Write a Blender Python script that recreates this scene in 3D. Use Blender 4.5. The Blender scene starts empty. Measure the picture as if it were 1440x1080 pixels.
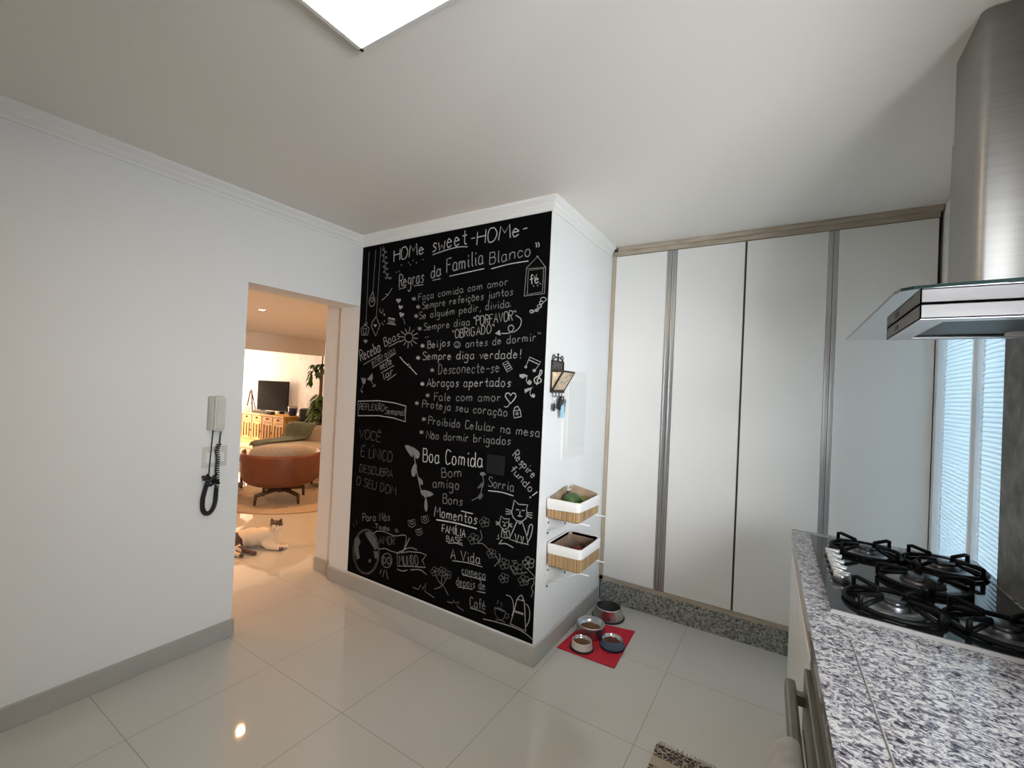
import bpy, bmesh, math, random
from mathutils import Vector, Matrix
random.seed(7)
PI=math.pi
S=bpy.context.scene
COL=S.collection
# ------------------------------------------------------------------ camera
cam_d=bpy.data.cameras.new('camera'); cam=bpy.data.objects.new('camera',cam_d); COL.objects.link(cam)
S.camera=cam
FPX=623.01; YAW,PIT,ROL=0.5611,0.0096,0.0459
cam_d.sensor_fit='HORIZONTAL'; cam_d.sensor_width=36.0; cam_d.lens=36.0*FPX/1440.0; cam_d.clip_start=0.02; cam_d.clip_end=100
_f=Vector((-math.sin(YAW)*math.cos(PIT),math.cos(YAW)*math.cos(PIT),math.sin(PIT)))
_r=Vector((math.cos(YAW),math.sin(YAW),0)); _u=_r.cross(_f)
_r2=math.cos(ROL)*_r+math.sin(ROL)*_u; _u2=-math.sin(ROL)*_r+math.cos(ROL)*_u
m=Matrix((( _r2.x,_u2.x,-_f.x,2.6888),(_r2.y,_u2.y,-_f.y,-2.1411),(_r2.z,_u2.z,-_f.z,1.5),(0,0,0,1)))
cam.matrix_world=m
# ------------------------------------------------------------------ world, sun, window light, exposure
S.view_settings.view_transform='Standard'; S.view_settings.look='None'; S.view_settings.gamma=1.0
S.view_settings.exposure=0.24; S.view_settings.use_curve_mapping=False
W=bpy.data.worlds.new('sky'); S.world=W; W.use_nodes=True
bg=W.node_tree.nodes['Background']; bg.inputs[0].default_value=(0.62,0.80,1.0,1); bg.inputs[1].default_value=1.0
def light(name,kind,loc,direction,power,color,size=None,sy=None,angle=None):
    d=bpy.data.lights.new(name,kind); d.energy=power; d.color=color
    o=bpy.data.objects.new(name,d); COL.objects.link(o); o.location=loc
    o.rotation_euler=Vector(direction).to_track_quat('-Z','Y').to_euler()
    if kind=='AREA': d.shape='RECTANGLE'; d.size=size; d.size_y=sy or size
    if kind=='SUN': d.angle=angle or 0.01
    if kind=='SPOT': d.spot_size=angle or 1.6; d.spot_blend=.5; d.shadow_soft_size=size or .04
    return o
light('sun','SUN',(-14,0,6),(.78,.50,-.40),8,(1,.80,.52),angle=.012)
light('daylight_added_window','AREA',(4.05,-2.55,1.55),(-.62,.78,-.08),235,(.92,.96,1.0),1.5,1.3)  # lamp outside the added near window, brightens the short wall
light('daylight_blind_window','AREA',(3.75,.52,1.35),(-1,0,0),12.5,(.76,.89,1.0),.95,1.6)
light('daylight_living_window','AREA',(-9.9,2.4,1.35),(1,.0,0),200,(1,.68,.43),2.1,2.0)
# ------------------------------------------------------------------ helpers
def root_of(o):
    while o.parent: o=o.parent
    return o
def tag(o,label=None,cat=None,group=None,kind=None):
    if label: o['label']=label
    if cat: o['category']=cat
    if group: o['group']=group
    if kind: o['kind']=kind
    return o
def thing(name,label,cat,loc=(0,0,0),rz=0,group=None):
    o=bpy.data.objects.new(name,None); COL.objects.link(o); o.location=loc; o.rotation_euler=(0,0,rz); o.empty_display_size=.05
    return tag(o,label,cat,group)
class MB:
    def __init__(s): s.b=bmesh.new(); s.sm=[]
    def _add(s,verts,faces,smooth=False):
        vs=[s.b.verts.new(v) for v in verts]
        for f in faces:
            try:
                F=s.b.faces.new([vs[i] for i in f]); F.smooth=smooth
            except ValueError: pass
        return vs
    def box(s,x0,y0,z0,x1,y1,z1,bev=0,seg=2):
        t=bmesh.new(); bmesh.ops.create_cube(t,size=1)
        for v in t.verts: v.co=Vector(((x0+x1)/2+v.co.x*(x1-x0),(y0+y1)/2+v.co.y*(y1-y0),(z0+z1)/2+v.co.z*(z1-z0)))
        if bev: bmesh.ops.bevel(t,geom=list(t.edges),offset=bev,segments=seg,affect='EDGES',profile=.5)
        return s.merge(t,bool(bev and seg>2))
    def merge(s,t,smooth=False,M=None):
        if M is not None: bmesh.ops.transform(t,matrix=M,verts=t.verts)
        t.verts.index_update()
        s._add([v.co.copy() for v in t.verts],[[v.index for v in f.verts] for f in t.faces],smooth); t.free(); return s
    def prism(s,pts,axis,a,b,bev=0):
        # pts: polygon in the two other axes (order x,y,z without axis)
        def P(p,q):
            c=[0,0,0]; o=[i for i in range(3) if i!=axis]; c[o[0]]=p[0]; c[o[1]]=p[1]; c[axis]=q; return Vector(c)
        n=len(pts); t=bmesh.new()
        A=[t.verts.new(P(p,a)) for p in pts]; B=[t.verts.new(P(p,b)) for p in pts]
        t.faces.new(A); t.faces.new(B[::-1])
        for i in range(n): t.faces.new((A[i],B[i],B[(i+1)%n],A[(i+1)%n]))
        bmesh.ops.recalc_face_normals(t,faces=t.faces)
        if bev: bmesh.ops.bevel(t,geom=list(t.edges),offset=bev,segments=2,affect='EDGES')
        return s.merge(t)
    def tube(s,pts,r,seg=8,closed=False,smooth=True,cap=True):
        pts=[Vector(p) for p in pts]; n=len(pts); R=r if isinstance(r,(list,tuple)) else [r]*n
        verts=[];faces=[]; prev=None
        for i,p in enumerate(pts):
            if closed: d=pts[(i+1)%n]-pts[i-1]
            else: d=pts[min(i+1,n-1)]-pts[max(i-1,0)]
            d.normalize()
            if prev is None:
                a=d.cross(Vector((0,0,1)))
                if a.length<.01: a=d.cross(Vector((1,0,0)))
            else: a=prev-d*prev.dot(d)
            a.normalize(); prev=a; b=d.cross(a)
            for k in range(seg):
                t=2*PI*k/seg; verts.append(p+R[i]*(math.cos(t)*a+math.sin(t)*b))
        m=n if closed else n-1
        for i in range(m):
            for k in range(seg):
                j=(i+1)%n; faces.append((i*seg+k,i*seg+(k+1)%seg,j*seg+(k+1)%seg,j*seg+k))
        if cap and not closed: faces.append(tuple(range(seg))[::-1]); faces.append(tuple((n-1)*seg+k for k in range(seg)))
        s._add(verts,faces,smooth); return s
    def lathe(s,prof,c=(0,0,0),seg=24,smooth=True,a0=0,a1=2*PI,sx=1,sy=1):
        full=abs(a1-a0-2*PI)<1e-6; N=seg if full else seg+1; n=len(prof); verts=[];faces=[]
        for k in range(N):
            t=a0+(a1-a0)*k/seg
            for r,z in prof: verts.append(Vector((c[0]+sx*r*math.cos(t),c[1]+sy*r*math.sin(t),c[2]+z)))
        for k in range(seg):
            j=(k+1)%N
            for i in range(n-1): faces.append((k*n+i,j*n+i,j*n+i+1,k*n+i+1))
        vs=s._add(verts,faces,smooth); bmesh.ops.remove_doubles(s.b,verts=vs,dist=1e-6); return s
    def cyl(s,c,r,h,seg=20,smooth=True,bev=.0):
        p=[(0,0),(r-bev,0),(r,bev),(r,h-bev),(r-bev,h),(0,h)] if bev else [(0,0),(r,0),(r,0),(r,h),(r,h),(0,h)]
        if not bev:
            t=bmesh.new(); bmesh.ops.create_cone(t,cap_ends=True,segments=seg,radius1=r,radius2=r,depth=h)
            return s.merge(t,False,Matrix.Translation((c[0],c[1],c[2]+h/2)))
        return s.lathe(p,c,seg,False)
    def sph(s,c,r,sc=(1,1,1),u=16,v=10,M=None):
        t=bmesh.new(); bmesh.ops.create_uvsphere(t,u_segments=u,v_segments=v,radius=r)
        mm=Matrix.Translation(c)@(M or Matrix())@Matrix.Diagonal((sc[0],sc[1],sc[2],1))
        return s.merge(t,True,mm)
    def quad(s,*v): s._add([Vector(a) for a in v],[tuple(range(len(v)))]); return s
    def build(s,name,mat,parent=None,world=False,kind=None,weld=False):
        if weld: bmesh.ops.remove_doubles(s.b,verts=s.b.verts,dist=1e-5)
        bmesh.ops.recalc_face_normals(s.b,faces=s.b.faces)
        me=bpy.data.meshes.new(name); 
        if world and parent:
            r=root_of(parent); M=Matrix.Translation(r.location)@Matrix.Rotation(r.rotation_euler.z,4,'Z')
            bmesh.ops.transform(s.b,matrix=M.inverted(),verts=s.b.verts)
        s.b.to_mesh(me); s.b.free(); o=bpy.data.objects.new(name,me); COL.objects.link(o)
        me.materials.append(mat)
        if parent: o.parent=parent
        if kind: o['kind']=kind
        return o
def copy_tree(o,parent=None):
    c=o.copy(); COL.objects.link(c)
    if parent: c.parent=parent
    for ch in list(o.children): copy_tree(ch,c)
    return c
def finish(o,mods):
    # bake modifiers into the mesh
    for kind,kw in mods:
        md=o.modifiers.new(kind.lower(),kind)
        for k,v in kw.items(): setattr(md,k,v)
    bpy.context.view_layer.update()
    dg=bpy.context.evaluated_depsgraph_get(); me=bpy.data.meshes.new_from_object(o.evaluated_get(dg)); 
    old=o.data; o.modifiers.clear(); o.data=me; bpy.data.meshes.remove(old)
    for p in me.polygons: p.use_smooth=True
    return o
# ------------------------------------------------------------------ materials
MC={}
def nd(t,kind,**kw):
    n=t.nodes.new(kind)
    for k,v in kw.items(): setattr(n,k,v)
    return n
def pm(name,col,rough=.5,metal=0,spec=.5,noise=0,scale=20,bump=0,bscale=80,alpha=1,trans=0,emit=None,es=0,stretch=None,sheen=0,coat=0,translucent=0):
    if name in MC: return MC[name]
    m=bpy.data.materials.new(name); m.use_nodes=True; t=m.node_tree; b=t.nodes['Principled BSDF']
    b.inputs['Base Color'].default_value=(*col,1); b.inputs['Roughness'].default_value=rough; b.inputs['Metallic'].default_value=metal
    b.inputs['Specular IOR Level'].default_value=spec; b.inputs['Alpha'].default_value=alpha; b.inputs['Transmission Weight'].default_value=trans
    b.inputs['Sheen Weight'].default_value=sheen; b.inputs['Coat Weight'].default_value=coat
    if emit: b.inputs['Emission Color'].default_value=(*emit,1); b.inputs['Emission Strength'].default_value=es
    if noise or bump:
        tc=nd(t,'ShaderNodeTexCoord'); mp=nd(t,'ShaderNodeMapping'); t.links.new(tc.outputs['Object'],mp.inputs[0])
        if stretch: mp.inputs['Scale'].default_value=stretch
    if noise:
        n=nd(t,'ShaderNodeTexNoise'); n.inputs['Scale'].default_value=scale; n.inputs['Detail'].default_value=4; t.links.new(mp.outputs[0],n.inputs['Vector'])
        r=nd(t,'ShaderNodeValToRGB'); r.color_ramp.elements[0].position=.3; r.color_ramp.elements[1].position=.7
        r.color_ramp.elements[0].color=(*[max(0,c*(1-noise)) for c in col],1); r.color_ramp.elements[1].color=(*[min(1,c*(1+noise)) for c in col],1)
        t.links.new(n.outputs[0],r.inputs[0]); t.links.new(r.outputs[0],b.inputs['Base Color'])
    if bump:
        n2=nd(t,'ShaderNodeTexNoise'); n2.inputs['Scale'].default_value=bscale; n2.inputs['Detail'].default_value=3; t.links.new(mp.outputs[0],n2.inputs['Vector'])
        bp=nd(t,'ShaderNodeBump'); bp.inputs['Strength'].default_value=bump; bp.inputs['Distance'].default_value=.002; t.links.new(n2.outputs[0],bp.inputs['Height']); t.links.new(bp.outputs[0],b.inputs['Normal'])
    if translucent:
        tr=nd(t,'ShaderNodeBsdfTranslucent'); tr.inputs[0].default_value=(*col,1); mx=nd(t,'ShaderNodeMixShader'); mx.inputs[0].default_value=translucent
        t.links.new(b.outputs[0],mx.inputs[1]); t.links.new(tr.outputs[0],mx.inputs[2]); t.links.new(mx.outputs[0],t.nodes['Material Output'].inputs[0])
    MC[name]=m; return m
def ramp_mat(name,stops,scale,rough,stretch=(1,1,1),rot=(0,0,0),detail=6,dist=.6,spec=.5,fine=0,metal=0):
    m=pm(name,stops[len(stops)//2][1],rough,metal,spec); t=m.node_tree; b=t.nodes['Principled BSDF']
    tc=nd(t,'ShaderNodeTexCoord'); mp=nd(t,'ShaderNodeMapping'); mp.inputs['Scale'].default_value=stretch; mp.inputs['Rotation'].default_value=rot
    n=nd(t,'ShaderNodeTexNoise'); n.inputs['Scale'].default_value=scale; n.inputs['Detail'].default_value=detail; n.inputs['Distortion'].default_value=dist; n.inputs['Roughness'].default_value=.62
    r=nd(t,'ShaderNodeValToRGB'); e=r.color_ramp.elements
    while len(e)>1: e.remove(e[0])
    e[0].position=stops[0][0]; e[0].color=(*stops[0][1],1)
    for p,c in stops[1:]: q=e.new(p); q.color=(*c,1)
    t.links.new(tc.outputs['Object'],mp.inputs[0]); t.links.new(mp.outputs[0],n.inputs['Vector']); t.links.new(n.outputs[0],r.inputs[0])
    out=r.outputs[0]
    if fine:
        v=nd(t,'ShaderNodeTexNoise'); v.inputs['Scale'].default_value=fine; v.inputs['Detail'].default_value=3; t.links.new(tc.outputs['Object'],v.inputs['Vector'])
        q=nd(t,'ShaderNodeValToRGB'); q.color_ramp.elements[0].position=.36; q.color_ramp.elements[0].color=(.05,.045,.05,1); q.color_ramp.elements[1].position=.43; q.color_ramp.elements[1].color=(1,1,1,1)
        t.links.new(v.outputs[0],q.inputs[0]); mx=nd(t,'ShaderNodeMix',data_type='RGBA',blend_type='MULTIPLY'); mx.inputs[0].default_value=1
        t.links.new(out,mx.inputs[6]); t.links.new(q.outputs[0],mx.inputs[7]); out=mx.outputs[2]
    t.links.new(out,b.inputs['Base Color']); return m
PAINT=pm('white_paint',(.80,.80,.79),.75,spec=.25,bump=.12,bscale=220)
CEIL=pm('ceiling_paint',(.85,.81,.755),.85,spec=.15,bump=.1,bscale=150)
PLASTER=pm('cornice_plaster',(.82,.81,.78),.6,spec=.3)
LIVP=pm('living_paint',(.87,.83,.79),.8,spec=.2)
BASEB=pm('grey_porcelain',(.42,.41,.38),.3,noise=.04,scale=6)
def tile():
    m=pm('polished_porcelain',(.50,.485,.45),.03,spec=.55); t=m.node_tree; b=t.nodes['Principled BSDF']
    tc=nd(t,'ShaderNodeTexCoord'); sp=nd(t,'ShaderNodeSeparateXYZ'); t.links.new(tc.outputs['Object'],sp.inputs[0])
    def M(op,a,bv=None):
        n=nd(t,'ShaderNodeMath',operation=op)
        if isinstance(a,(int,float)): n.inputs[0].default_value=a
        else: t.links.new(a,n.inputs[0])
        if bv is not None:
            if isinstance(bv,(int,float)): n.inputs[1].default_value=bv
            else: t.links.new(bv,n.inputs[1])
        return n.outputs[0]
    g=[]
    for o,off,p in ((sp.outputs[0],.45,.574),(sp.outputs[1],-.21,.597)):
        f=M('FRACT',M('DIVIDE',M('SUBTRACT',o,off-20*p),p)); d=M('ABSOLUTE',M('SUBTRACT',f,.5)); g.append(M('GREATER_THAN',d,.5-.0016/p))
    gr=M('MAXIMUM',g[0],g[1])
    n=nd(t,'ShaderNodeTexNoise'); n.inputs['Scale'].default_value=3; n.inputs['Detail'].default_value=5; t.links.new(tc.outputs['Object'],n.inputs['Vector'])
    r=nd(t,'ShaderNodeValToRGB'); r.color_ramp.elements[0].color=(.53,.525,.49,1); r.color_ramp.elements[1].color=(.58,.575,.54,1); t.links.new(n.outputs[0],r.inputs[0])
    mx=nd(t,'ShaderNodeMix',data_type='RGBA'); t.links.new(gr,mx.inputs[0]); t.links.new(r.outputs[0],mx.inputs[6]); mx.inputs[7].default_value=(.27,.26,.235,1)
    t.links.new(mx.outputs[2],b.inputs['Base Color'])
    ro=M('ADD',M('MULTIPLY',gr,.5),.03); t.links.new(ro,b.inputs['Roughness']); return m
TILE=tile()
BOARD=pm('black_chalkboard_paint',(.0030,.0028,.0028),.85,spec=.04,noise=.3,scale=5)
CHALK=[pm('chalk_%d'%i,(c,c,c*1.01),.95,spec=.05,noise=.35,scale=160) for i,c in enumerate((.11,.21,.34,.50,.6))]
GRANITE=ramp_mat('polished_granite',[(.34,(.012,.011,.014)),(.42,(.07,.066,.08)),(.47,(.17,.162,.19)),(.52,(.33,.32,.335)),(.60,(.50,.49,.465)),(.8,(.36,.35,.335))],64,.06,(1,1.35,1),(0,0,.6),7,1.3)
GRANITE2=ramp_mat('grey_granite',[(.32,(.03,.03,.03)),(.45,(.15,.15,.14)),(.52,(.30,.30,.28)),(.62,(.42,.42,.40)),(.72,(.30,.30,.28))],75,.35,(1,1,1),(0,0,0),6,.6)
STONE=ramp_mat('dark_stone',[(.3,(.05,.05,.05)),(.5,(.13,.13,.125)),(.7,(.21,.21,.20))],14,.5)
WOOD=ramp_mat('pale_oak',[(.3,(.36,.29,.21)),(.5,(.46,.38,.29)),(.7,(.55,.47,.37))],5,.5,(14,14,.8),(0,0,0),5,.5)
WOODH=ramp_mat('pale_oak_horizontal',[(.3,(.33,.27,.20)),(.5,(.43,.36,.28)),(.7,(.53,.46,.37))],5,.5,(1.2,12,14),(0,0,0),5,.5)
LAMIN=pm('white_laminate',(.80,.79,.77),.32,spec=.4)
ALU=pm('brushed_aluminium',(.50,.51,.52),.33,1)
ALUD=pm('dark_aluminium',(.30,.31,.32),.4,1)
STEEL=pm('stainless_steel',(.34,.33,.315),.48,1,noise=.05,scale=3,stretch=(1,1,40))
STEELB=pm('satin_steel',(.21,.20,.195),.6,.1)
STEELD=pm('hood_filter_mesh',(.10,.10,.10),.45,.8)
BLACK=pm('matt_black',(.012,.012,.012),.5)
IRON=pm('cast_iron',(.003,.003,.0032),.5,spec=.12)
GLASSB=pm('black_ceramic_glass',(.010,.011,.013),.05,spec=.7)
CHROME=pm('chrome',(.80,.80,.80),.16,1)
PLASTW=pm('ivory_plastic',(.62,.61,.56),.42)
WPLAST=pm('white_plastic',(.78,.78,.77),.4)
# ------------------------------------------------------------------ kitchen shell
H=2.555; WX=1.555; WD=.9675; RX=3.335
def st(mb,name,mat): return mb.build(name,mat,kind='structure')
st(MB().box(-9.8,-4.2,-.1,3.55,4.0,0),'floor',TILE)
st(MB().box(-.22,-3.6,H,3.6,2.0,H+.1),'ceiling',CEIL)
w=MB(); w.box(-.22,-3.6,0,0,-.792,H); w.box(-.22,-.792,2.048,0,0,H); st(w,'wall_left',PAINT)
st(MB().box(-.215,0,0,WX,1.75,H),'wall_back',PAINT)
st(MB().box(-.45,.045,0,-.215,3.62,2.6),'wall_passage',PAINT)
st(MB().box(WX,1.62,0,RX+.15,1.75,H),'wall_wardrobe',PAINT)
# right wall with two openings, the near unseen one added for light
w=MB(); o1=(.075,.962,.45,2.06); o2=(-2.15,-.98,.98,2.10); T=.14
w.box(RX,o1[1],0,RX+T,1.62,H); w.box(RX,o1[0],0,RX+T,o1[1],o1[2]); w.box(RX,o1[0],o1[3],RX+T,o1[1],H)
w.box(RX,o2[1],0,RX+T,o1[0],H); w.box(RX,o2[0],0,RX+T,o2[1],o2[2]); w.box(RX,o2[0],o2[3],RX+T,o2[1],H); w.box(RX,-3.6,0,RX+T,o2[0],H)
st(w,'wall_right',PAINT)
st(MB().box(-.22,-3.74,0,RX+T,-3.6,H),'wall_front',PAINT)
# living shell
st(MB().box(-9.8,3.62,0,-.22,3.76,2.95),'wall_far',ramp_mat('marbled_wall',[(.3,(.66,.63,.64)),(.47,(.72,.69,.70)),(.5,(.82,.79,.80)),(.53,(.72,.69,.70)),(.8,(.67,.64,.65))],.7,.5,(1,1,.5),(0,.6,0),3,1.2))
st(MB().box(-4.5,-3.6,2.2,-.22,3.62,2.3),'ceiling_living',LIVP)
st(MB().box(-9.8,-3.6,2.85,-4.5,3.62,2.95),'ceiling_lounge',LIVP)
st(MB().box(-4.66,-3.6,1.927,-4.5,2.86,2.9),'trim_1',LIVP)
w=MB(); w.box(-9.8,-3.6,0,-9.66,1.3,2.95); w.box(-9.8,1.3,2.5,-9.66,3.5,2.95); w.box(-9.8,3.5,0,-9.66,3.62,2.95); st(w,'wall_window',LIVP)
st(MB().box(-9.8,-3.74,0,-.22,-3.6,2.95),'wall_living',LIVP)
w=MB()
for y in (1.3,2.37,3.44): w.box(-9.76,y,0,-9.70,y+.06,2.5)
w.box(-9.76,1.3,2.44,-9.70,3.5,2.5); w.box(-9.76,1.3,0,-9.70,3.5,.06); st(w,'window_2',pm('white_window_frame',(.8,.8,.8),.4))
# baseboards
lb=.098
def bb(name,*bx): 
    w=MB()
    for b in bx: w.box(*b,bev=.002,seg=1)
    st(w,name,BASEB)
bb('baseboard_left',(0,-3.6,0,.013,-.792+.0,lb),(-.22,-.792,0,.013,-.780,lb))
bb('baseboard_back',(-.0,-.013,0,WX+.013,0,.105),)
bb('baseboard_jamb',(-.216,-.013,0,-.001,0,.102),(-.45,.032,0,-.216,.045,.102))
bb('baseboard_basket',(WX,-.0,0,WX+.013,.935,.105))
# crown cornice: stepped profile swept along the three kitchen walls
prof=[(0,.073),(.006,.073),(.006,.060),(.020,.044),(.020,.034),(.024,.030),(.040,.012),(.040,0),(0,0)]  # (out, down)
def cornice(name,path):
    t=MB(); n=len(path); rings=[]
    for i,p in enumerate(path):
        ring=[]
        for o,d in prof: ring.append(Vector((p[0]+p[2]*o,p[1]+p[3]*o,H-d)))
        rings.append(ring)
    k=len(prof); V=[v for r in rings for v in r]; F=[]
    for i in range(n-1):
        for j in range(k): F.append((i*k+j,i*k+(j+1)%k,(i+1)*k+(j+1)%k,(i+1)*k+j))
    t._add(V,F); st(t,name,PLASTER)
cornice('trim_2',[(0,-3.6,1,0),(0,0,1,-1)]); cornice('trim_3',[(0,0,1,-1),(WX,0,1,-1)]); cornice('trim_4',[(WX,0,1,-1),(WX,.925,1,0)])
# stone splashback behind the hob
tag(MB().box(RX-.02,-.975,.9005,RX-.0005,.068,1.75).build('stone_splashback',STONE),'dark grey stone splashback on the wall behind the hob','splashback')
# window with closed blinds
wn=MB(); fr=.045
y0,y1,z0,z1=o1
wn.box(RX-.008,y0-.0,z0,RX+.06,y0+fr*.5,z1); wn.box(RX-.016,y1-fr,z0,RX+.06,y1+.003,z1); wn.box(RX-.008,y0,z1-fr,RX+.06,y1,z1); wn.box(RX-.008,y0,z0,RX+.06,y1,z0+fr); ym=.395
wn.box(RX-.004,ym,z0,RX+.06,ym+.05,z1)
win=st(wn,'window_1',pm('window_aluminium_white',(.78,.80,.82),.35))
MB().box(RX+.045,y0+.02,z0+.02,RX+.049,y1-.02,z1-.02).build('window_pane',pm('clear_glass',(1,1,1),.0,spec=.3,trans=1),win,kind='structure')
SLAT=pm('blind_slat',(.74,.84,.88),.5,translucent=.5)
def blind(name,ya,yb,label):
    r=thing(name,label,'blind',(RX+.02,(ya+yb)/2,z0+.06))
    s=MB(); z=z0+.07
    while z<z1-.09:
        s.quad((RX+.008,ya,z),(RX+.008,yb,z),(RX+.020,yb,z+.0238),(RX+.020,ya,z+.0238)); z+=.0190
    s.build('slats',SLAT,r,True)
    MB().box(RX+.004,ya,z1-.085,RX+.034,yb,z1-.05).build('headrail',WPLAST,r,True)
    MB().box(RX+.008,ya,z0+.05,RX+.028,yb,z0+.066).build('bottom_rail',WPLAST,r,True)
    c=MB()
    for y in (ya+.035,yb-.04): c.tube([(RX+.004,y,z0+.06),(RX+.004,y,z1-.08)],.0011,5)
    c.build('ladder_cord',WPLAST,r,True)
blind('venetian_blind',ym+.055,y1-fr-.005,'white slatted blind in the window pane beside the wardrobe')
blind('venetian_blind',y0+.028,ym-.005,'white slatted blind in the narrower pane beside the stone splashback')
w=MB(); a,b,c,d=o2  # unseen near window, added to let more daylight onto the short wall
w.box(RX+.03,a,c,RX+.08,a+.05,d); w.box(RX+.03,b-.05,c,RX+.08,b,d); w.box(RX+.03,a,c,RX+.08,b,c+.05); w.box(RX+.03,a,d-.05,RX+.08,b,d); w.box(RX+.03,(a+b)/2-.025,c,RX+.08,(a+b)/2+.025,d); st(w,'window_added',MC['window_aluminium_white'])
# surface mounted LED ceiling panel
lp=thing('ceiling_light','square white LED panel on the kitchen ceiling','ceiling light',(1.83,-1.56,H-.032))
w=MB(); a=.305
w.box(-a,-a,0,a,-a+.012,.032); w.box(-a,a-.012,0,a,a,.032); w.box(-a,-a,0,-a+.012,a,.032); w.box(a-.012,-a,0,a,a,.032); w.build('frame',WPLAST,lp)
MB().box(-a+.012,-a+.012,.002,a-.012,a-.012,.026).build('diffuser',pm('led_diffuser',(1,1,1),.5,emit=(1,.83,.62),es=11.5),lp)
# ------------------------------------------------------------------ chalkboard
cb=thing('chalkboard','black chalkboard wall covered in white chalk lettering and drawings','chalkboard',(WX/2,-.001,.11))
MB().box(.004,-.003,.118,WX-.004,0,H-.075).build('panel',BOARD,cb,True)
G={'a':(5,"44 35 15 03 01 10 30 42/45 41 50"),'b':(5,"09 00/03 25 44 43 41 20 01"),'c':(4,"44 25 15 03 02 10 20 41"),'ç':(4,"44 25 15 03 02 10 20 41/20 3b 1c"),'d':(5,"44 25 15 03 01 10 30 43/49 41 50"),'e':(5,"03 43 34 25 15 03 02 10 20 41"),'f':(4,"48 39 28 20/05 45"),'g':(5,"44 25 15 03 02 11 31 43/45 4b 3d 1d 0c"),'h':(5,"09 00/03 25 44 40"),'i':(2,"15 11 20/17 18"),'j':(3,"25 2b 1d 0c/27 28"),'l':(2,"19 11 20"),'m':(7,"05 00/03 15 25 34 30/33 45 55 64 60"),'n':(5,"05 00/03 15 35 44 40"),'o':(5,"25 15 03 02 10 30 42 43 35 25"),'p':(5,"05 0d/03 25 44 43 41 20 01"),'r':(4,"05 00/03 15 25 34"),'s':(4,"44 25 14 13 32 31 20 00"),'t':(4,"28 21 30 40/05 45"),'u':(5,"05 01 10 30 42/45 41 50"),'v':(4,"05 20 45"),'w':(6,"05 10 33 50 65"),'x':(4,"05 40/45 00"),'y':(4,"05 22/45 0d"),
'A':(6,"00 39 60/13 53"),'B':(5,"09 00/09 39 48 46 35 05/35 54 52 40 00"),'C':(5,"58 39 19 06 03 10 30 51"),'D':(6,"09 00/09 39 56 53 30 00"),'E':(5,"59 09 00 50/05 45"),'F':(5,"59 09 00/05 45"),'G':(6,"58 39 19 06 03 10 40 54 34"),'H':(6,"09 00/69 60/05 65"),'I':(2,"19 10"),'L':(5,"09 00 50"),'M':(8,"00 19 44 79 80"),'N':(6,"00 09 60 69"),'O':(6,"39 19 06 03 10 40 63 66 49 39"),'P':(5,"00 09 39 58 56 45 05"),'R':(5,"00 09 39 58 56 45 05/25 50"),'S':(5,"58 39 19 07 16 44 53 51 30 10 01"),'T':(6,"09 69/39 30"),'U':(6,"09 02 10 40 62 69"),'V':(6,"09 30 69"),'X':(5,"09 50/59 00"),
'!':(1,"19 13/11 10"),'.':(1,"00 01"),',':(1,"11 0b"),'-':(4,"03 43"),'"':(3,"09 17/29 37")}
for k,bs,ac in (('ã','a',"06 17 26 37"),('õ','o',"06 17 26 37"),('é','e',"26 38"),('ê','e',"16 28 36"),('í','i',"07 29"),('É','E',"2A 4C"),('Ê','E',"1A 2C 4A"),('Ú','U',"3A 5C"),('Ã','A',"1A 2B 4A 5B"),('Í','I',"1A 3C"),('ó','o',"26 38")): G[k]=(G[bs][0],G[bs][1].split('/17')[0]+'/'+ac)
SHARP=set('AEFHILMNTVXvwx-!"')
def num(c): return -(ord(c)-96) if 'a'<=c<='z' else (ord(c)-55 if 'A'<=c<='Z' else int(c))
def smooth(P,n=4,closed=False):
    if len(P)<3: return P
    Q=[]; N=len(P)
    for i in range(N if closed else N-1):
        p0=P[i-1] if (closed or i) else P[0]; p1=P[i]; p2=P[(i+1)%N]; p3=P[(i+2)%N] if (closed or i+2<N) else P[-1]
        for k in range(n):
            t=k/n; a=[0,0]
            for d in (0,1): a[d]=.5*(2*p1[d]+(p2[d]-p0[d])*t+(2*p0[d]-5*p1[d]+4*p2[d]-p3[d])*t*t+(3*p1[d]-p0[d]-3*p2[d]+p3[d])*t**3)
            Q.append(tuple(a))
    if not closed: Q.append(P[-1])
    return Q
YB=-.0040
def ribbon(mb,P,wd,closed=False):
    n=len(P); V=[]; F=[]
    for i,p in enumerate(P):
        a=P[i-1] if (i or closed) else P[0]; b=P[(i+1)%n] if (i<n-1 or closed) else P[-1]
        dx,dz=b[0]-a[0],b[1]-a[1]; l=math.hypot(dx,dz) or 1; nx,nz=-dz/l*wd/2,dx/l*wd/2
        V+= [(p[0]+nx,YB,p[1]+nz),(p[0]-nx,YB,p[1]-nz)]
    for i in range(n if closed else n-1): j=(i+1)%n; F.append((2*i,2*i+1,2*j+1,2*j))
    mb._add([Vector(v) for v in V],F)
def stroke(mb,P,wd,sm,fill,closed):
    Q=smooth(P,4,closed) if sm else P
    if fill: mb._add([Vector((p[0],YB,p[1])) for p in Q],[tuple(range(len(Q)))])
    else: ribbon(mb,Q,wd,closed)
WID=(.0042,.0046,.0052,.0062,.0080)
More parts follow.
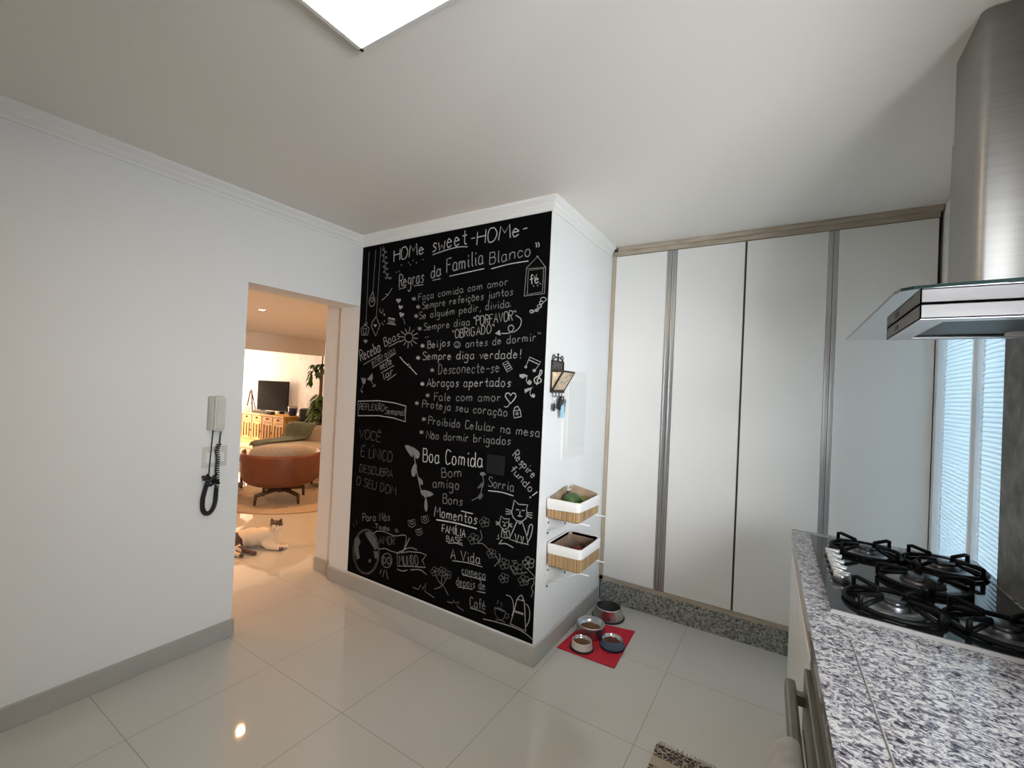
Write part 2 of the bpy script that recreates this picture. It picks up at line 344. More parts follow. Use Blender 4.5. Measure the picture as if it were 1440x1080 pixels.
def write(txt,xa,za,xb,zb,h):
    mb=MB(); L=0
    for c in txt: L+=(G[c][0] if c in G else 3.2)+1.7
    L-=1.7; dx,dz=(xb-xa)/L,(zb-za)/L; k=h/9; cur=0; l=math.hypot(dx,dz); ux,uz=-dz/l,dx/l
    if abs(ux)>.75: pass
    big=WID[3] if h>.07 else WID[1]
    for c in txt:
        if c in G:
            for s_ in G[c][1].split('/'):
                P=[]
                jx=random.uniform(-.2,.2); jy=random.uniform(-.3,.3)
                for q in s_.split():
                    gx,gy=num(q[0])+cur+jx,num(q[1])+jy
                    gx+=gy*.06
                    P.append((xa+dx*gx+ux*k*gy,za+dz*gx+uz*k*gy))
                if len(P)>2 and c not in SHARP: P=smooth(P,3)
                ribbon(mb,P,big)
        cur+=(G[c][0] if c in G else 3.2)+1.7
    return mb
TXT=[('HOMe',0.334,2.34,0.619,2.365,0.079,3),('sweet',0.689,2.362,0.969,2.381,0.096,3),('HOMe',1.049,2.361,1.356,2.375,0.08,3),('"',0.35,2.223,0.394,2.228,0.043,1),('Regras',0.399,2.155,0.625,2.172,0.085,2),('da',0.688,2.192,0.773,2.203,0.075,2),('Familia',0.819,2.213,1.105,2.24,0.087,2),('Blanco',1.15,2.231,1.433,2.251,0.069,2),('fé',1.436,2.083,1.494,2.095,0.052,3),('Faça comida com amor',0.585,2.054,1.288,2.097,0.043,1),('Sempre refeições juntos',0.623,1.993,1.325,2.037,0.045,1),('Se alguém pedir, divida.',0.6,1.928,1.319,1.969,0.045,1),('Sempre diga',0.646,1.851,1.023,1.874,0.045,1),('Beijos',0.687,1.735,0.873,1.75,0.046,2),('Sempre diga verdade!',0.647,1.659,1.393,1.672,0.051,2),('Desconecte-se',0.789,1.568,1.257,1.592,0.06,1),('Abraços apertados',0.696,1.486,1.337,1.51,0.052,2),('Fale com amor',0.763,1.399,1.277,1.422,0.049,1),('Proteja seu coração',0.665,1.349,1.326,1.339,0.048,1),('Proibido Celular na mesa',0.725,1.246,1.54,1.241,0.049,1),('Não dormir brigados',0.713,1.152,1.355,1.179,0.048,1),('"PORFAVOR"',1.05,1.867,1.351,1.891,0.054,2),('"OBRIGADO"',0.889,1.794,1.207,1.822,0.05,2),('antes de dormir"',1.001,1.737,1.516,1.771,0.045,1),('"',0.657,1.778,0.69,1.782,0.03,1),('Receba',0.042,1.647,0.247,1.72,0.08,2),('Boas',0.284,1.751,0.43,1.806,0.059,2),('energias',0.168,1.615,0.395,1.712,0.054,1),('neste',0.257,1.585,0.365,1.633,0.057,2),('lar',0.288,1.516,0.389,1.57,0.044,2),('REFLEXÃO',0.052,1.296,0.308,1.302,0.044,1),('Semanal',0.32,1.285,0.506,1.282,0.045,1),('VOCÊ',0.058,1.093,0.287,1.087,0.062,0),('É ÚNICO',0.093,0.964,0.407,0.96,0.068,0),('DESCUBRA',0.085,0.848,0.422,0.857,0.052,0),('O SEU DOM',0.058,0.755,0.462,0.743,0.057,0),('Boa Comida',0.694,1,1.169,1.027,0.086,3),('Bom',0.858,0.92,1.015,0.949,0.059,1),('amigo',0.789,0.85,1.003,0.871,0.058,1),('Bons',0.877,0.765,1.032,0.774,0.056,1),('Respire',1.369,1.117,1.507,1.008,0.05,2),('fundo',1.359,1.035,1.497,0.93,0.044,2),('Sorria',1.214,0.922,1.39,0.919,0.055,1),('Momentos',0.813,0.67,1.147,0.686,0.062,3),('FAMÍLIA',0.881,0.585,1.062,0.593,0.045,3),('BASE',0.92,0.534,1.044,0.55,0.034,2),('A Vida',0.96,0.44,1.184,0.463,0.057,2),('começa',1.051,0.371,1.226,0.384,0.048,1),('depois de',1.013,0.292,1.229,0.322,0.049,1),('Café',1.125,0.193,1.237,0.207,0.057,1),('Para Nós',0.148,0.506,0.42,0.566,0.053,1),('.Todo. o.',0.257,0.483,0.515,0.505,0.029,1),('AMOR',0.328,0.389,0.474,0.411,0.052,0),('DO',0.373,0.265,0.443,0.278,0.041,1),('MUNDO',0.527,0.293,0.696,0.335,0.058,1)]
DRW=[('underline',[(0.691,2.343),(0.804,2.359),(0.903,2.366),(0.976,2.358)],3,1,0,0),
('dash',[(1.003,2.405),(1.032,2.406)],3,1,0,0),
('dash',[(1.372,2.407),(1.401,2.409)],3,1,0,0),
('dot',[(0.414,2.307),(0.411,2.303),(0.405,2.304),(0.402,2.308),(0.405,2.311),(0.411,2.311)],2,1,1,1),
('dot',[(0.482,2.315),(0.479,2.311),(0.473,2.312),(0.47,2.316),(0.473,2.319),(0.478,2.319)],2,1,1,1),
('dot',[(0.501,2.299),(0.499,2.296),(0.493,2.296),(0.49,2.3),(0.492,2.304),(0.498,2.303)],2,1,1,1),
('dot',[(0.556,2.306),(0.553,2.303),(0.547,2.304),(0.544,2.308),(0.547,2.311),(0.553,2.31)],2,1,1,1),
('dot',[(0.523,2.326),(0.521,2.322),(0.515,2.323),(0.512,2.327),(0.515,2.33),(0.52,2.329)],2,1,1,1),
('dot',[(0.614,2.32),(0.611,2.317),(0.606,2.318),(0.603,2.322),(0.605,2.325),(0.611,2.324)],2,1,1,1),
('underline',[(0.396,2.142),(0.465,2.15)],2,1,0,0),
('underline',[(0.536,2.154),(0.623,2.154)],2,1,0,0),
('underline',[(0.701,2.175),(0.77,2.18)],2,1,0,0),
('underline',[(0.842,2.189),(1.112,2.209)],3,1,0,0),
('underline',[(1.163,2.202),(1.287,2.216),(1.417,2.22)],3,1,0,0),
('mark',[(1.459,2.317),(1.466,2.303),(1.464,2.29)],3,1,0,0),
('mark',[(1.473,2.318),(1.482,2.303),(1.478,2.29)],3,1,0,0),
('picture',[(1.406,2.181),(1.475,2.238),(1.529,2.172)],2,0,0,0),
('picture',[(1.407,2.176),(1.529,2.172),(1.529,2.028),(1.4,2.023)],3,0,0,1),
('picture',[(1.42,2.166),(1.517,2.167),(1.516,2.038),(1.419,2.03)],2,0,0,1),
('picture',[(1.482,2.236),(1.479,2.231),(1.471,2.232),(1.467,2.238),(1.47,2.243),(1.478,2.242)],3,1,1,1),
('picture',[(1.458,2.132),(1.462,2.119)],2,0,0,0),
('picture',[(1.475,2.139),(1.471,2.125)],2,0,0,0),
('picture',[(1.49,2.091),(1.505,2.08)],2,0,0,0),
('picture',[(1.48,2.083),(1.486,2.07)],2,0,0,0),
('picture',[(1.456,2.081),(1.459,2.07)],2,0,0,0),
('star',[(0.541,2.081),(0.543,2.052)],2,0,0,0),
('star',[(0.524,2.075),(0.56,2.058)],2,0,0,0),
('star',[(0.525,2.061),(0.559,2.073)],2,0,0,0),
('star',[(0.584,2.024),(0.586,1.996)],2,0,0,0),
('star',[(0.567,2.018),(0.602,2.002)],2,0,0,0),
('star',[(0.568,2.004),(0.601,2.016)],2,0,0,0),
('star',[(0.57,1.964),(0.572,1.935)],2,0,0,0),
('star',[(0.553,1.957),(0.588,1.942)],2,0,0,0),
('star',[(0.554,1.943),(0.587,1.956)],2,0,0,0),
('star',[(0.607,1.879),(0.609,1.85)],2,0,0,0),
('star',[(0.591,1.872),(0.625,1.857)],2,0,0,0),
('star',[(0.592,1.858),(0.624,1.871)],2,0,0,0),
('star',[(0.64,1.765),(0.642,1.737)],3,0,0,0),
('star',[(0.624,1.758),(0.658,1.744)],3,0,0,0),
('star',[(0.625,1.744),(0.657,1.758)],3,0,0,0),
('star',[(0.606,1.687),(0.608,1.658)],3,0,0,0),
('star',[(0.589,1.679),(0.624,1.665)],3,0,0,0),
('star',[(0.59,1.665),(0.623,1.679)],3,0,0,0),
('star',[(0.735,1.607),(0.736,1.579)],2,0,0,0),
('star',[(0.719,1.6),(0.752,1.587)],2,0,0,0),
('star',[(0.72,1.586),(0.751,1.6)],2,0,0,0),
('star',[(0.654,1.516),(0.656,1.488)],3,0,0,0),
('star',[(0.638,1.508),(0.672,1.495)],3,0,0,0),
('star',[(0.639,1.494),(0.671,1.509)],3,0,0,0),
('star',[(0.705,1.443),(0.707,1.415)],2,0,0,0),
('star',[(0.69,1.435),(0.723,1.423)],2,0,0,0),
('star',[(0.691,1.421),(0.722,1.437)],2,0,0,0),
('star',[(0.614,1.388),(0.616,1.36)],2,0,0,0),
('star',[(0.598,1.38),(0.632,1.368)],2,0,0,0),
('star',[(0.599,1.366),(0.631,1.382)],2,0,0,0),
('star',[(0.682,1.287),(0.684,1.26)],2,0,0,0),
('star',[(0.666,1.279),(0.7,1.268)],2,0,0,0),
('star',[(0.667,1.265),(0.699,1.282)],2,0,0,0),
('star',[(0.667,1.202),(0.669,1.174)],2,0,0,0),
('star',[(0.651,1.193),(0.685,1.182)],2,0,0,0),
('star',[(0.652,1.179),(0.684,1.196)],2,0,0,0),
('arrow',[(1.349,1.917),(1.387,1.891),(1.379,1.848),(1.339,1.821),(1.307,1.831),(1.306,1.855),(1.329,1.86),(1.34,1.841),(1.313,1.817),(1.256,1.815)],3,1,0,0),
('arrow',[(1.212,1.816),(1.244,1.837),(1.252,1.803)],3,0,1,1),
('smiley',[(0.956,1.754),(0.953,1.744),(0.945,1.737),(0.933,1.735),(0.92,1.738),(0.911,1.745),(0.907,1.754),(0.91,1.764),(0.918,1.771),(0.93,1.773),(0.943,1.77),(0.952,1.763)],2,1,0,1),
('smiley',[(0.926,1.761),(0.925,1.758),(0.921,1.758),(0.919,1.761),(0.921,1.763),(0.924,1.763)],2,1,1,1),
('smiley',[(0.943,1.762),(0.942,1.76),(0.938,1.76),(0.936,1.763),(0.938,1.765),(0.941,1.765)],2,1,1,1),
('smiley',[(0.918,1.75),(0.934,1.743),(0.947,1.753)],2,1,0,0),
('sun',[(0.551,1.807),(0.547,1.792),(0.533,1.781),(0.515,1.777),(0.495,1.782),(0.48,1.793),(0.474,1.809),(0.478,1.824),(0.491,1.835),(0.51,1.839),(0.53,1.834),(0.545,1.823)],2,1,0,1),
('sun',[(0.56,1.803),(0.594,1.8)],2,0,0,0),
('sun',[(0.553,1.784),(0.588,1.765)],2,0,0,0),
('sun',[(0.535,1.772),(0.55,1.749)],2,0,0,0),
('sun',[(0.51,1.769),(0.508,1.736)],2,0,0,0),
('sun',[(0.486,1.777),(0.467,1.757)],2,0,0,0),
('sun',[(0.469,1.793),(0.43,1.78)],2,0,0,0),
('sun',[(0.464,1.813),(0.429,1.816)],2,0,0,0),
('sun',[(0.471,1.832),(0.435,1.852)],2,0,0,0),
('sun',[(0.49,1.844),(0.474,1.867)],2,0,0,0),
('sun',[(0.515,1.847),(0.517,1.88)],2,0,0,0),
('sun',[(0.538,1.839),(0.557,1.858)],2,0,0,0),
('sun',[(0.555,1.823),(0.592,1.835)],2,0,0,0),
('underline',[(0.069,1.621),(0.249,1.696)],2,1,0,0),
('underline',[(0.322,1.748),(0.432,1.787)],2,1,0,0),
('underline',[(0.169,1.599),(0.396,1.703)],2,1,0,0),
('underline',[(0.259,1.564),(0.387,1.62)],2,1,0,0),
('underline',[(0.325,1.515),(0.409,1.561)],2,1,0,0),
('pencil',[(0.436,1.679),(0.475,1.647),(0.52,1.619)],3,0,0,0),
('pencil',[(0.511,1.621),(0.528,1.631)],2,0,0,0),
('pencil',[(0.526,1.608),(0.542,1.619)],2,0,0,0),
('pencil',[(0.529,1.614),(0.566,1.588),(0.602,1.562)],3,0,0,0),
('pencil',[(0.231,2.077),(0.277,2.102)],2,0,0,0),
('pencil',[(0.267,2.119),(0.294,2.11)],2,0,0,0),
('pencil',[(0.281,2.105),(0.306,2.127),(0.329,2.156)],2,0,0,0),
('heart',[(0.398,2.07),(0.404,2.077),(0.416,2.076),(0.421,2.067),(0.413,2.057),(0.399,2.046),(0.383,2.059),(0.374,2.07),(0.378,2.078),(0.39,2.078)],3,0,1,1),
('heart',[(0.421,2.023),(0.43,2.028),(0.44,2.026),(0.443,2.017),(0.433,2.01),(0.417,2.001),(0.405,2.015),(0.399,2.026),(0.406,2.033),(0.416,2.031)],3,0,1,1),
('heart',[(0.436,1.971),(0.446,1.977),(0.457,1.973),(0.459,1.963),(0.447,1.956),(0.427,1.947),(0.416,1.964),(0.411,1.976),(0.419,1.983),(0.431,1.981)],3,0,1,1),
('string',[(0.447,1.944),(0.461,1.923),(0.468,1.899)],1,1,0,0),
('string',[(0.072,2.441),(0.075,2.171),(0.076,1.932)],1,1,0,0),
('string',[(0.143,2.446),(0.138,2.298),(0.134,2.144)],1,1,0,0),
('string',[(0.195,2.458),(0.189,2.206),(0.183,1.966)],1,1,0,0),
('bauble',[(0.076,1.93),(0.09,1.92),(0.081,1.91),(0.064,1.914),(0.067,1.927)],1,1,0,0),
('bauble',[(0.025,1.884),(0.065,1.91),(0.112,1.886),(0.103,1.837),(0.037,1.836)],2,0,0,1),
('bauble',[(0.047,1.883),(0.087,1.882),(0.082,1.849),(0.053,1.849)],1,0,0,1),
('bauble',[(0.134,2.144),(0.112,2.113),(0.098,2.081),(0.112,2.046),(0.134,2.04),(0.155,2.055),(0.158,2.088),(0.145,2.11)],2,1,0,1),
('bauble',[(0.143,2.086),(0.142,2.079),(0.138,2.073),(0.132,2.072),(0.125,2.074),(0.12,2.08),(0.117,2.088),(0.119,2.096),(0.123,2.101),(0.129,2.103),(0.136,2.1),(0.141,2.094)],1,1,0,1),
('bauble',[(0.183,1.966),(0.145,1.929),(0.134,1.897),(0.185,1.826),(0.224,1.899),(0.201,1.932)],2,0,0,1),
('heart',[(0.176,1.905),(0.181,1.91),(0.189,1.909),(0.192,1.903),(0.187,1.897),(0.177,1.889),(0.166,1.897),(0.159,1.904),(0.162,1.91),(0.17,1.91)],3,0,1,1),
('heart',[(0.081,1.796),(0.087,1.803),(0.098,1.802),(0.104,1.794),(0.096,1.785),(0.082,1.774),(0.067,1.785),(0.058,1.794),(0.062,1.802),(0.073,1.803)],2,0,1,1),
('vine',[(0.222,2.461),(0.234,2.418),(0.228,2.376),(0.251,2.33),(0.246,2.287),(0.267,2.253),(0.3,2.219)],1,1,0,0),
('vine',[(0.234,2.435),(0.229,2.431),(0.218,2.432),(0.212,2.438),(0.217,2.442),(0.229,2.44)],1,1,0,1),
('vine',[(0.257,2.416),(0.252,2.412),(0.241,2.413),(0.236,2.418),(0.241,2.422),(0.252,2.421)],1,1,0,1),
('vine',[(0.231,2.397),(0.226,2.393),(0.215,2.394),(0.209,2.4),(0.214,2.404),(0.225,2.403)],1,1,0,1),
('vine',[(0.263,2.377),(0.258,2.373),(0.247,2.374),(0.241,2.38),(0.247,2.384),(0.257,2.382)],1,1,0,1),
('vine',[(0.24,2.353),(0.235,2.349),(0.224,2.35),(0.218,2.355),(0.223,2.359),(0.234,2.358)],1,1,0,1),
('vine',[(0.272,2.336),(0.267,2.332),(0.256,2.333),(0.25,2.339),(0.256,2.343),(0.266,2.341)],1,1,0,1),
('vine',[(0.248,2.314),(0.242,2.31),(0.231,2.311),(0.226,2.316),(0.231,2.32),(0.242,2.319)],1,1,0,1),
('vine',[(0.278,2.295),(0.273,2.29),(0.262,2.292),(0.256,2.297),(0.262,2.301),(0.272,2.3)],1,1,0,1),
('vine',[(0.252,2.276),(0.247,2.272),(0.236,2.273),(0.23,2.278),(0.235,2.282),(0.246,2.281)],1,1,0,1),
('vine',[(0.287,2.256),(0.282,2.252),(0.271,2.253),(0.265,2.258),(0.27,2.262),(0.281,2.261)],1,1,0,1),
('vine',[(0.276,2.232),(0.271,2.228),(0.26,2.229),(0.255,2.234),(0.26,2.239),(0.271,2.238)],1,1,0,1),
('vine',[(0.317,2.226),(0.312,2.222),(0.301,2.223),(0.295,2.228),(0.3,2.233),(0.311,2.232)],1,1,0,1),
('jug',[(0.222,2.021),(0.215,2.003),(0.238,1.987),(0.253,2.013)],1,1,0,0),
('jug',[(0.255,1.983),(0.27,1.979),(0.268,1.961),(0.259,1.971)],3,0,1,1),
('jug',[(0.305,1.953),(0.373,1.941),(0.37,1.933),(0.307,1.945)],3,0,1,1),
('jug',[(0.305,1.95),(0.316,1.92),(0.367,1.909),(0.369,1.934)],2,0,0,0),
('jug',[(0.295,1.912),(0.384,1.898)],3,0,0,0),
('jug',[(0.327,1.94),(0.337,1.919),(0.348,1.937),(0.354,1.916)],1,0,0,0),
('dot',[(0.249,1.914),(0.246,1.91),(0.24,1.91),(0.237,1.914),(0.239,1.918),(0.246,1.918)],2,1,1,1),
('dot',[(0.264,1.904),(0.262,1.901),(0.255,1.901),(0.252,1.905),(0.255,1.908),(0.261,1.908)],2,1,1,1),
('dot',[(0.274,1.928),(0.271,1.924),(0.265,1.924),(0.262,1.928),(0.265,1.932),(0.271,1.932)],2,1,1,1),
('telephone',[(1.276,1.641),(1.307,1.656),(1.343,1.61),(1.31,1.592)],2,0,0,1),
('telephone',[(1.289,1.632),(1.314,1.643)],2,0,0,0),
('telephone',[(1.298,1.62),(1.323,1.631)],2,0,0,0),
('telephone',[(1.307,1.607),(1.332,1.618)],2,0,0,0),
('note',[(1.44,1.622),(1.438,1.617),(1.431,1.615),(1.425,1.617),(1.422,1.622),(1.424,1.628),(1.43,1.63),(1.437,1.628)],3,1,1,1),
('note',[(1.498,1.604),(1.495,1.598),(1.487,1.595),(1.48,1.597),(1.476,1.603),(1.479,1.609),(1.486,1.612),(1.494,1.61)],3,1,1,1),
('note',[(1.431,1.622),(1.454,1.678),(1.525,1.651),(1.491,1.604)],2,0,0,0),
('note',[(1.449,1.663),(1.518,1.636)],3,0,0,0),
('note',[(1.393,1.581),(1.423,1.583),(1.447,1.575),(1.414,1.557),(1.394,1.566)],2,0,1,1),
('note',[(1.443,1.575),(1.44,1.545),(1.454,1.526)],2,1,0,0),
('note',[(1.473,1.538),(1.47,1.528),(1.462,1.524),(1.453,1.527),(1.449,1.537),(1.452,1.547),(1.46,1.551),(1.469,1.547)],3,1,1,1),
('note',[(1.43,1.498),(1.486,1.513),(1.434,1.474)],2,0,1,1),
('note',[(1.472,1.504),(1.466,1.478),(1.479,1.457)],2,1,0,0),
('note',[(1.499,1.465),(1.496,1.457),(1.489,1.453),(1.481,1.456),(1.478,1.464),(1.48,1.472),(1.488,1.475),(1.495,1.473)],3,1,1,1),
('clef',[(1.506,1.524),(1.514,1.56),(1.532,1.586),(1.535,1.603),(1.525,1.604),(1.517,1.577),(1.491,1.56),(1.494,1.538),(1.514,1.533),(1.534,1.548),(1.522,1.562),(1.507,1.552)],3,1,0,0),
('heart',[(1.34,1.458),(1.351,1.473),(1.369,1.472),(1.377,1.456),(1.365,1.437),(1.343,1.413),(1.318,1.435),(1.303,1.453),(1.31,1.47),(1.328,1.472)],3,0,0,1),
('string',[(1.338,1.415),(1.321,1.392),(1.3,1.394)],2,1,0,0),
('padlock',[(1.364,1.365),(1.371,1.332),(1.416,1.344),(1.408,1.378),(1.39,1.401),(1.371,1.391)],3,0,0,1),
('padlock',[(1.364,1.371),(1.408,1.38)],2,0,0,0),
('padlock',[(1.396,1.358),(1.395,1.355),(1.393,1.353),(1.389,1.352),(1.386,1.352),(1.383,1.354),(1.382,1.357),(1.382,1.36),(1.385,1.363),(1.388,1.364),(1.392,1.363),(1.395,1.361)],2,1,0,1),
('flower',[(1.466,1.932),(1.465,1.928),(1.46,1.925),(1.455,1.925),(1.449,1.926),(1.444,1.929),(1.442,1.934),(1.444,1.938),(1.448,1.94),(1.454,1.941),(1.46,1.94),(1.464,1.936)],2,1,0,1),
('flower',[(1.495,1.938),(1.494,1.934),(1.49,1.932),(1.485,1.931),(1.481,1.932),(1.477,1.935),(1.475,1.939),(1.476,1.942),(1.48,1.944),(1.485,1.945),(1.49,1.944),(1.493,1.941)],2,1,0,1),
('flower',[(1.515,1.958),(1.513,1.953),(1.509,1.95),(1.502,1.949),(1.495,1.951),(1.49,1.954),(1.488,1.959),(1.489,1.964),(1.494,1.967),(1.501,1.968),(1.508,1.966),(1.513,1.962)],2,1,0,1),
('flower',[(1.523,1.978),(1.522,1.974),(1.518,1.972),(1.512,1.971),(1.506,1.972),(1.502,1.976),(1.5,1.98),(1.502,1.984),(1.506,1.986),(1.511,1.987),(1.517,1.986),(1.522,1.982)],2,1,0,1),
('flower',[(1.541,1.994),(1.539,1.988),(1.533,1.984),(1.524,1.983),(1.515,1.985),(1.509,1.99),(1.506,1.996),(1.508,2.002),(1.514,2.006),(1.523,2.007),(1.531,2.005),(1.538,2)],2,1,0,1),
('flower',[(1.454,1.931),(1.493,1.942),(1.515,1.97),(1.547,1.998)],1,1,0,0),
('wineglass',[(0.051,1.526),(0.106,1.522),(0.099,1.488),(0.076,1.479)],2,0,1,1),
('wineglass',[(0.08,1.479),(0.063,1.441)],2,0,0,0),
('wineglass',[(0.043,1.442),(0.084,1.424),(0.071,1.417)],3,0,1,1),
('wineglass',[(0.118,1.517),(0.168,1.562),(0.179,1.524),(0.16,1.504)],2,0,1,1),
('wineglass',[(0.163,1.504),(0.191,1.475)],2,0,0,0),
('wineglass',[(0.172,1.46),(0.212,1.487),(0.204,1.468)],3,0,1,1),
('box',[(0.031,1.355),(0.249,1.37),(0.402,1.364),(0.516,1.348),(0.517,1.244),(0.409,1.26),(0.256,1.266),(0.04,1.25)],3,0,0,1),
('leaf',[(0.525,1.083),(0.582,1.084),(0.604,1.026),(0.576,1.027)],2,1,1,1),
('leaf',[(0.582,1.081),(0.635,1.069),(0.661,1.047),(0.652,1.016),(0.625,1.018)],2,1,1,1),
('leaf',[(0.627,0.983),(0.643,0.95),(0.63,0.898),(0.603,0.894),(0.596,0.934)],2,1,1,1),
('leaf',[(0.653,0.897),(0.695,0.878),(0.701,0.852),(0.67,0.854)],2,1,1,1),
('leaf',[(0.686,0.812),(0.745,0.82),(0.796,0.806),(0.748,0.781),(0.701,0.783)],2,1,1,1),
('leaf',[(0.732,0.776),(0.752,0.72),(0.741,0.684),(0.723,0.715)],2,1,1,1),
('stem',[(0.612,1.042),(0.631,0.964),(0.661,0.878),(0.693,0.804),(0.733,0.771)],2,1,0,0),
('leaf',[(1.151,0.989),(1.176,0.999),(1.191,0.985),(1.163,0.975)],2,1,1,1),
('leaf',[(1.142,0.908),(1.174,0.941),(1.181,0.919),(1.137,0.896)],1,1,1,1),
('leaf',[(1.146,0.85),(1.164,0.876),(1.179,0.86),(1.158,0.834)],1,1,1,1),
('stem',[(1.193,0.986),(1.171,0.985),(1.18,0.937),(1.166,0.89),(1.159,0.857),(1.1,0.819)],1,1,0,0),
('mark',[(1.54,0.942),(1.51,0.916)],3,0,0,0),
('mark',[(1.504,0.906),(1.501,0.901),(1.495,0.9),(1.492,0.904),(1.495,0.909),(1.501,0.91)],3,1,1,1),
('underline',[(1.215,0.896),(1.306,0.902),(1.389,0.895)],3,1,0,0),
('underline',[(0.829,0.651),(0.978,0.661),(1.147,0.66)],4,1,0,0),
('mark',[(1.023,0.742),(1.113,0.742)],3,1,0,0),
('underline',[(0.936,0.527),(0.998,0.541),(1.049,0.538)],2,1,0,0),
('underline',[(0.973,0.429),(1.089,0.445),(1.199,0.448)],2,1,0,0),
('underline',[(1.055,0.365),(1.226,0.376)],2,1,0,0),
('underline',[(1.026,0.284),(1.138,0.3)],2,1,0,0),
('underline',[(1.168,0.297),(1.23,0.305)],2,1,0,0),
('underline',[(1.125,0.187),(1.197,0.19),(1.237,0.188)],2,1,0,0),
('cat',[(1.387,0.822),(1.397,0.873),(1.425,0.854),(1.454,0.857),(1.484,0.862),(1.477,0.833),(1.487,0.815),(1.478,0.787),(1.452,0.763),(1.418,0.76),(1.393,0.776),(1.382,0.804),(1.387,0.822)],3,0,0,0),
('cat',[(1.411,0.822),(1.43,0.824)],3,0,0,0),
('cat',[(1.447,0.825),(1.466,0.826)],3,0,0,0),
('cat',[(1.437,0.82),(1.436,0.791)],3,0,0,0),
('cat',[(1.423,0.791),(1.437,0.789),(1.452,0.793)],3,1,0,0),
('cat',[(1.38,0.809),(1.341,0.814)],2,0,0,0),
('cat',[(1.476,0.817),(1.515,0.823)],2,0,0,0),
('cat',[(1.381,0.801),(1.342,0.799)],2,0,0,0),
('cat',[(1.477,0.809),(1.516,0.809)],2,0,0,0),
('cat',[(1.381,0.792),(1.343,0.784)],2,0,0,0),
('cat',[(1.477,0.801),(1.516,0.794)],2,0,0,0),
('cat',[(1.307,0.736),(1.313,0.768),(1.332,0.756),(1.35,0.758),(1.37,0.762),(1.365,0.744),(1.371,0.732),(1.366,0.714),(1.349,0.699),(1.327,0.697),(1.311,0.707),(1.304,0.724),(1.307,0.736)],2,0,0,0),
('cat',[(1.323,0.736),(1.335,0.738)],2,0,0,0),
('cat',[(1.346,0.738),(1.358,0.739)],2,0,0,0),
('cat',[(1.339,0.735),(1.338,0.717)],2,0,0,0),
('cat',[(1.33,0.716),(1.339,0.715),(1.349,0.718)],2,1,0,0),
('cat',[(1.303,0.727),(1.278,0.73)],1,0,0,0),
('cat',[(1.365,0.733),(1.39,0.738)],1,0,0,0),
('cat',[(1.303,0.722),(1.278,0.721)],1,0,0,0),
('cat',[(1.365,0.728),(1.39,0.728)],1,0,0,0),
('cat',[(1.303,0.717),(1.279,0.711)],1,0,0,0),
('cat',[(1.365,0.723),(1.391,0.719)],1,0,0,0),
('cat',[(1.419,0.756),(1.397,0.701),(1.375,0.649),(1.424,0.645),(1.498,0.646),(1.482,0.702),(1.453,0.763)],3,0,0,0),
('cat',[(1.429,0.755),(1.439,0.748),(1.449,0.758)],3,1,0,0),
('cat',[(1.411,0.687),(1.424,0.639),(1.436,0.686)],3,0,0,0),
('cat',[(1.45,0.683),(1.459,0.638),(1.467,0.684)],3,0,0,0),
('cat',[(1.492,0.654),(1.513,0.697),(1.521,0.75),(1.51,0.759),(1.499,0.743),(1.492,0.704),(1.485,0.688)],3,1,0,0),
('cat',[(1.326,0.698),(1.319,0.649),(1.354,0.65),(1.38,0.661),(1.369,0.701)],2,0,0,0),
('cat',[(1.334,0.688),(1.343,0.654),(1.352,0.686),(1.36,0.658)],2,0,0,0),
('cat',[(1.326,0.695),(1.345,0.681),(1.362,0.694)],3,1,0,0),
('cat',[(1.299,0.66),(1.304,0.631),(1.29,0.633)],1,0,0,0),
('cat',[(1.306,0.607),(1.355,0.618),(1.405,0.607)],3,1,0,0),
('cat',[(1.306,0.607),(1.329,0.636)],2,0,0,0),
('flower',[(1.233,0.725),(1.228,0.714),(1.216,0.71),(1.206,0.714),(1.205,0.724),(1.215,0.733),(1.227,0.733)],1,1,0,1),
('flower',[(1.231,0.703),(1.226,0.693),(1.214,0.688),(1.204,0.692),(1.203,0.702),(1.213,0.711),(1.225,0.711)],1,1,0,1),
('flower',[(1.205,0.694),(1.2,0.684),(1.188,0.679),(1.178,0.683),(1.177,0.693),(1.187,0.702),(1.199,0.702)],1,1,0,1),
('flower',[(1.192,0.71),(1.187,0.7),(1.175,0.695),(1.164,0.699),(1.164,0.71),(1.173,0.718),(1.186,0.718)],1,1,0,1),
('flower',[(1.209,0.729),(1.204,0.719),(1.192,0.714),(1.182,0.719),(1.181,0.729),(1.19,0.737),(1.203,0.737)],1,1,0,1),
('flower',[(1.208,0.711),(1.205,0.705),(1.198,0.702),(1.192,0.704),(1.191,0.711),(1.197,0.716),(1.205,0.716)],2,1,1,1),
('flower',[(1.162,0.612),(1.157,0.601),(1.144,0.595),(1.132,0.6),(1.132,0.611),(1.142,0.62),(1.156,0.621)],1,1,0,1),
('flower',[(1.16,0.588),(1.155,0.577),(1.141,0.571),(1.13,0.576),(1.129,0.587),(1.14,0.596),(1.153,0.597)],1,1,0,1),
('flower',[(1.132,0.578),(1.126,0.566),(1.113,0.561),(1.101,0.565),(1.101,0.576),(1.111,0.586),(1.125,0.586)],1,1,0,1),
('flower',[(1.116,0.595),(1.111,0.584),(1.097,0.578),(1.086,0.583),(1.085,0.594),(1.096,0.603),(1.11,0.604)],1,1,0,1),
('flower',[(1.135,0.616),(1.13,0.605),(1.117,0.6),(1.105,0.604),(1.104,0.615),(1.115,0.625),(1.129,0.625)],1,1,0,1),
('flower',[(1.135,0.597),(1.132,0.589),(1.123,0.586),(1.116,0.589),(1.116,0.596),(1.122,0.602),(1.131,0.602)],2,1,1,1),
('flower',[(1.289,0.556),(1.285,0.546),(1.274,0.541),(1.265,0.545),(1.264,0.554),(1.273,0.562),(1.284,0.563)],1,1,0,1),
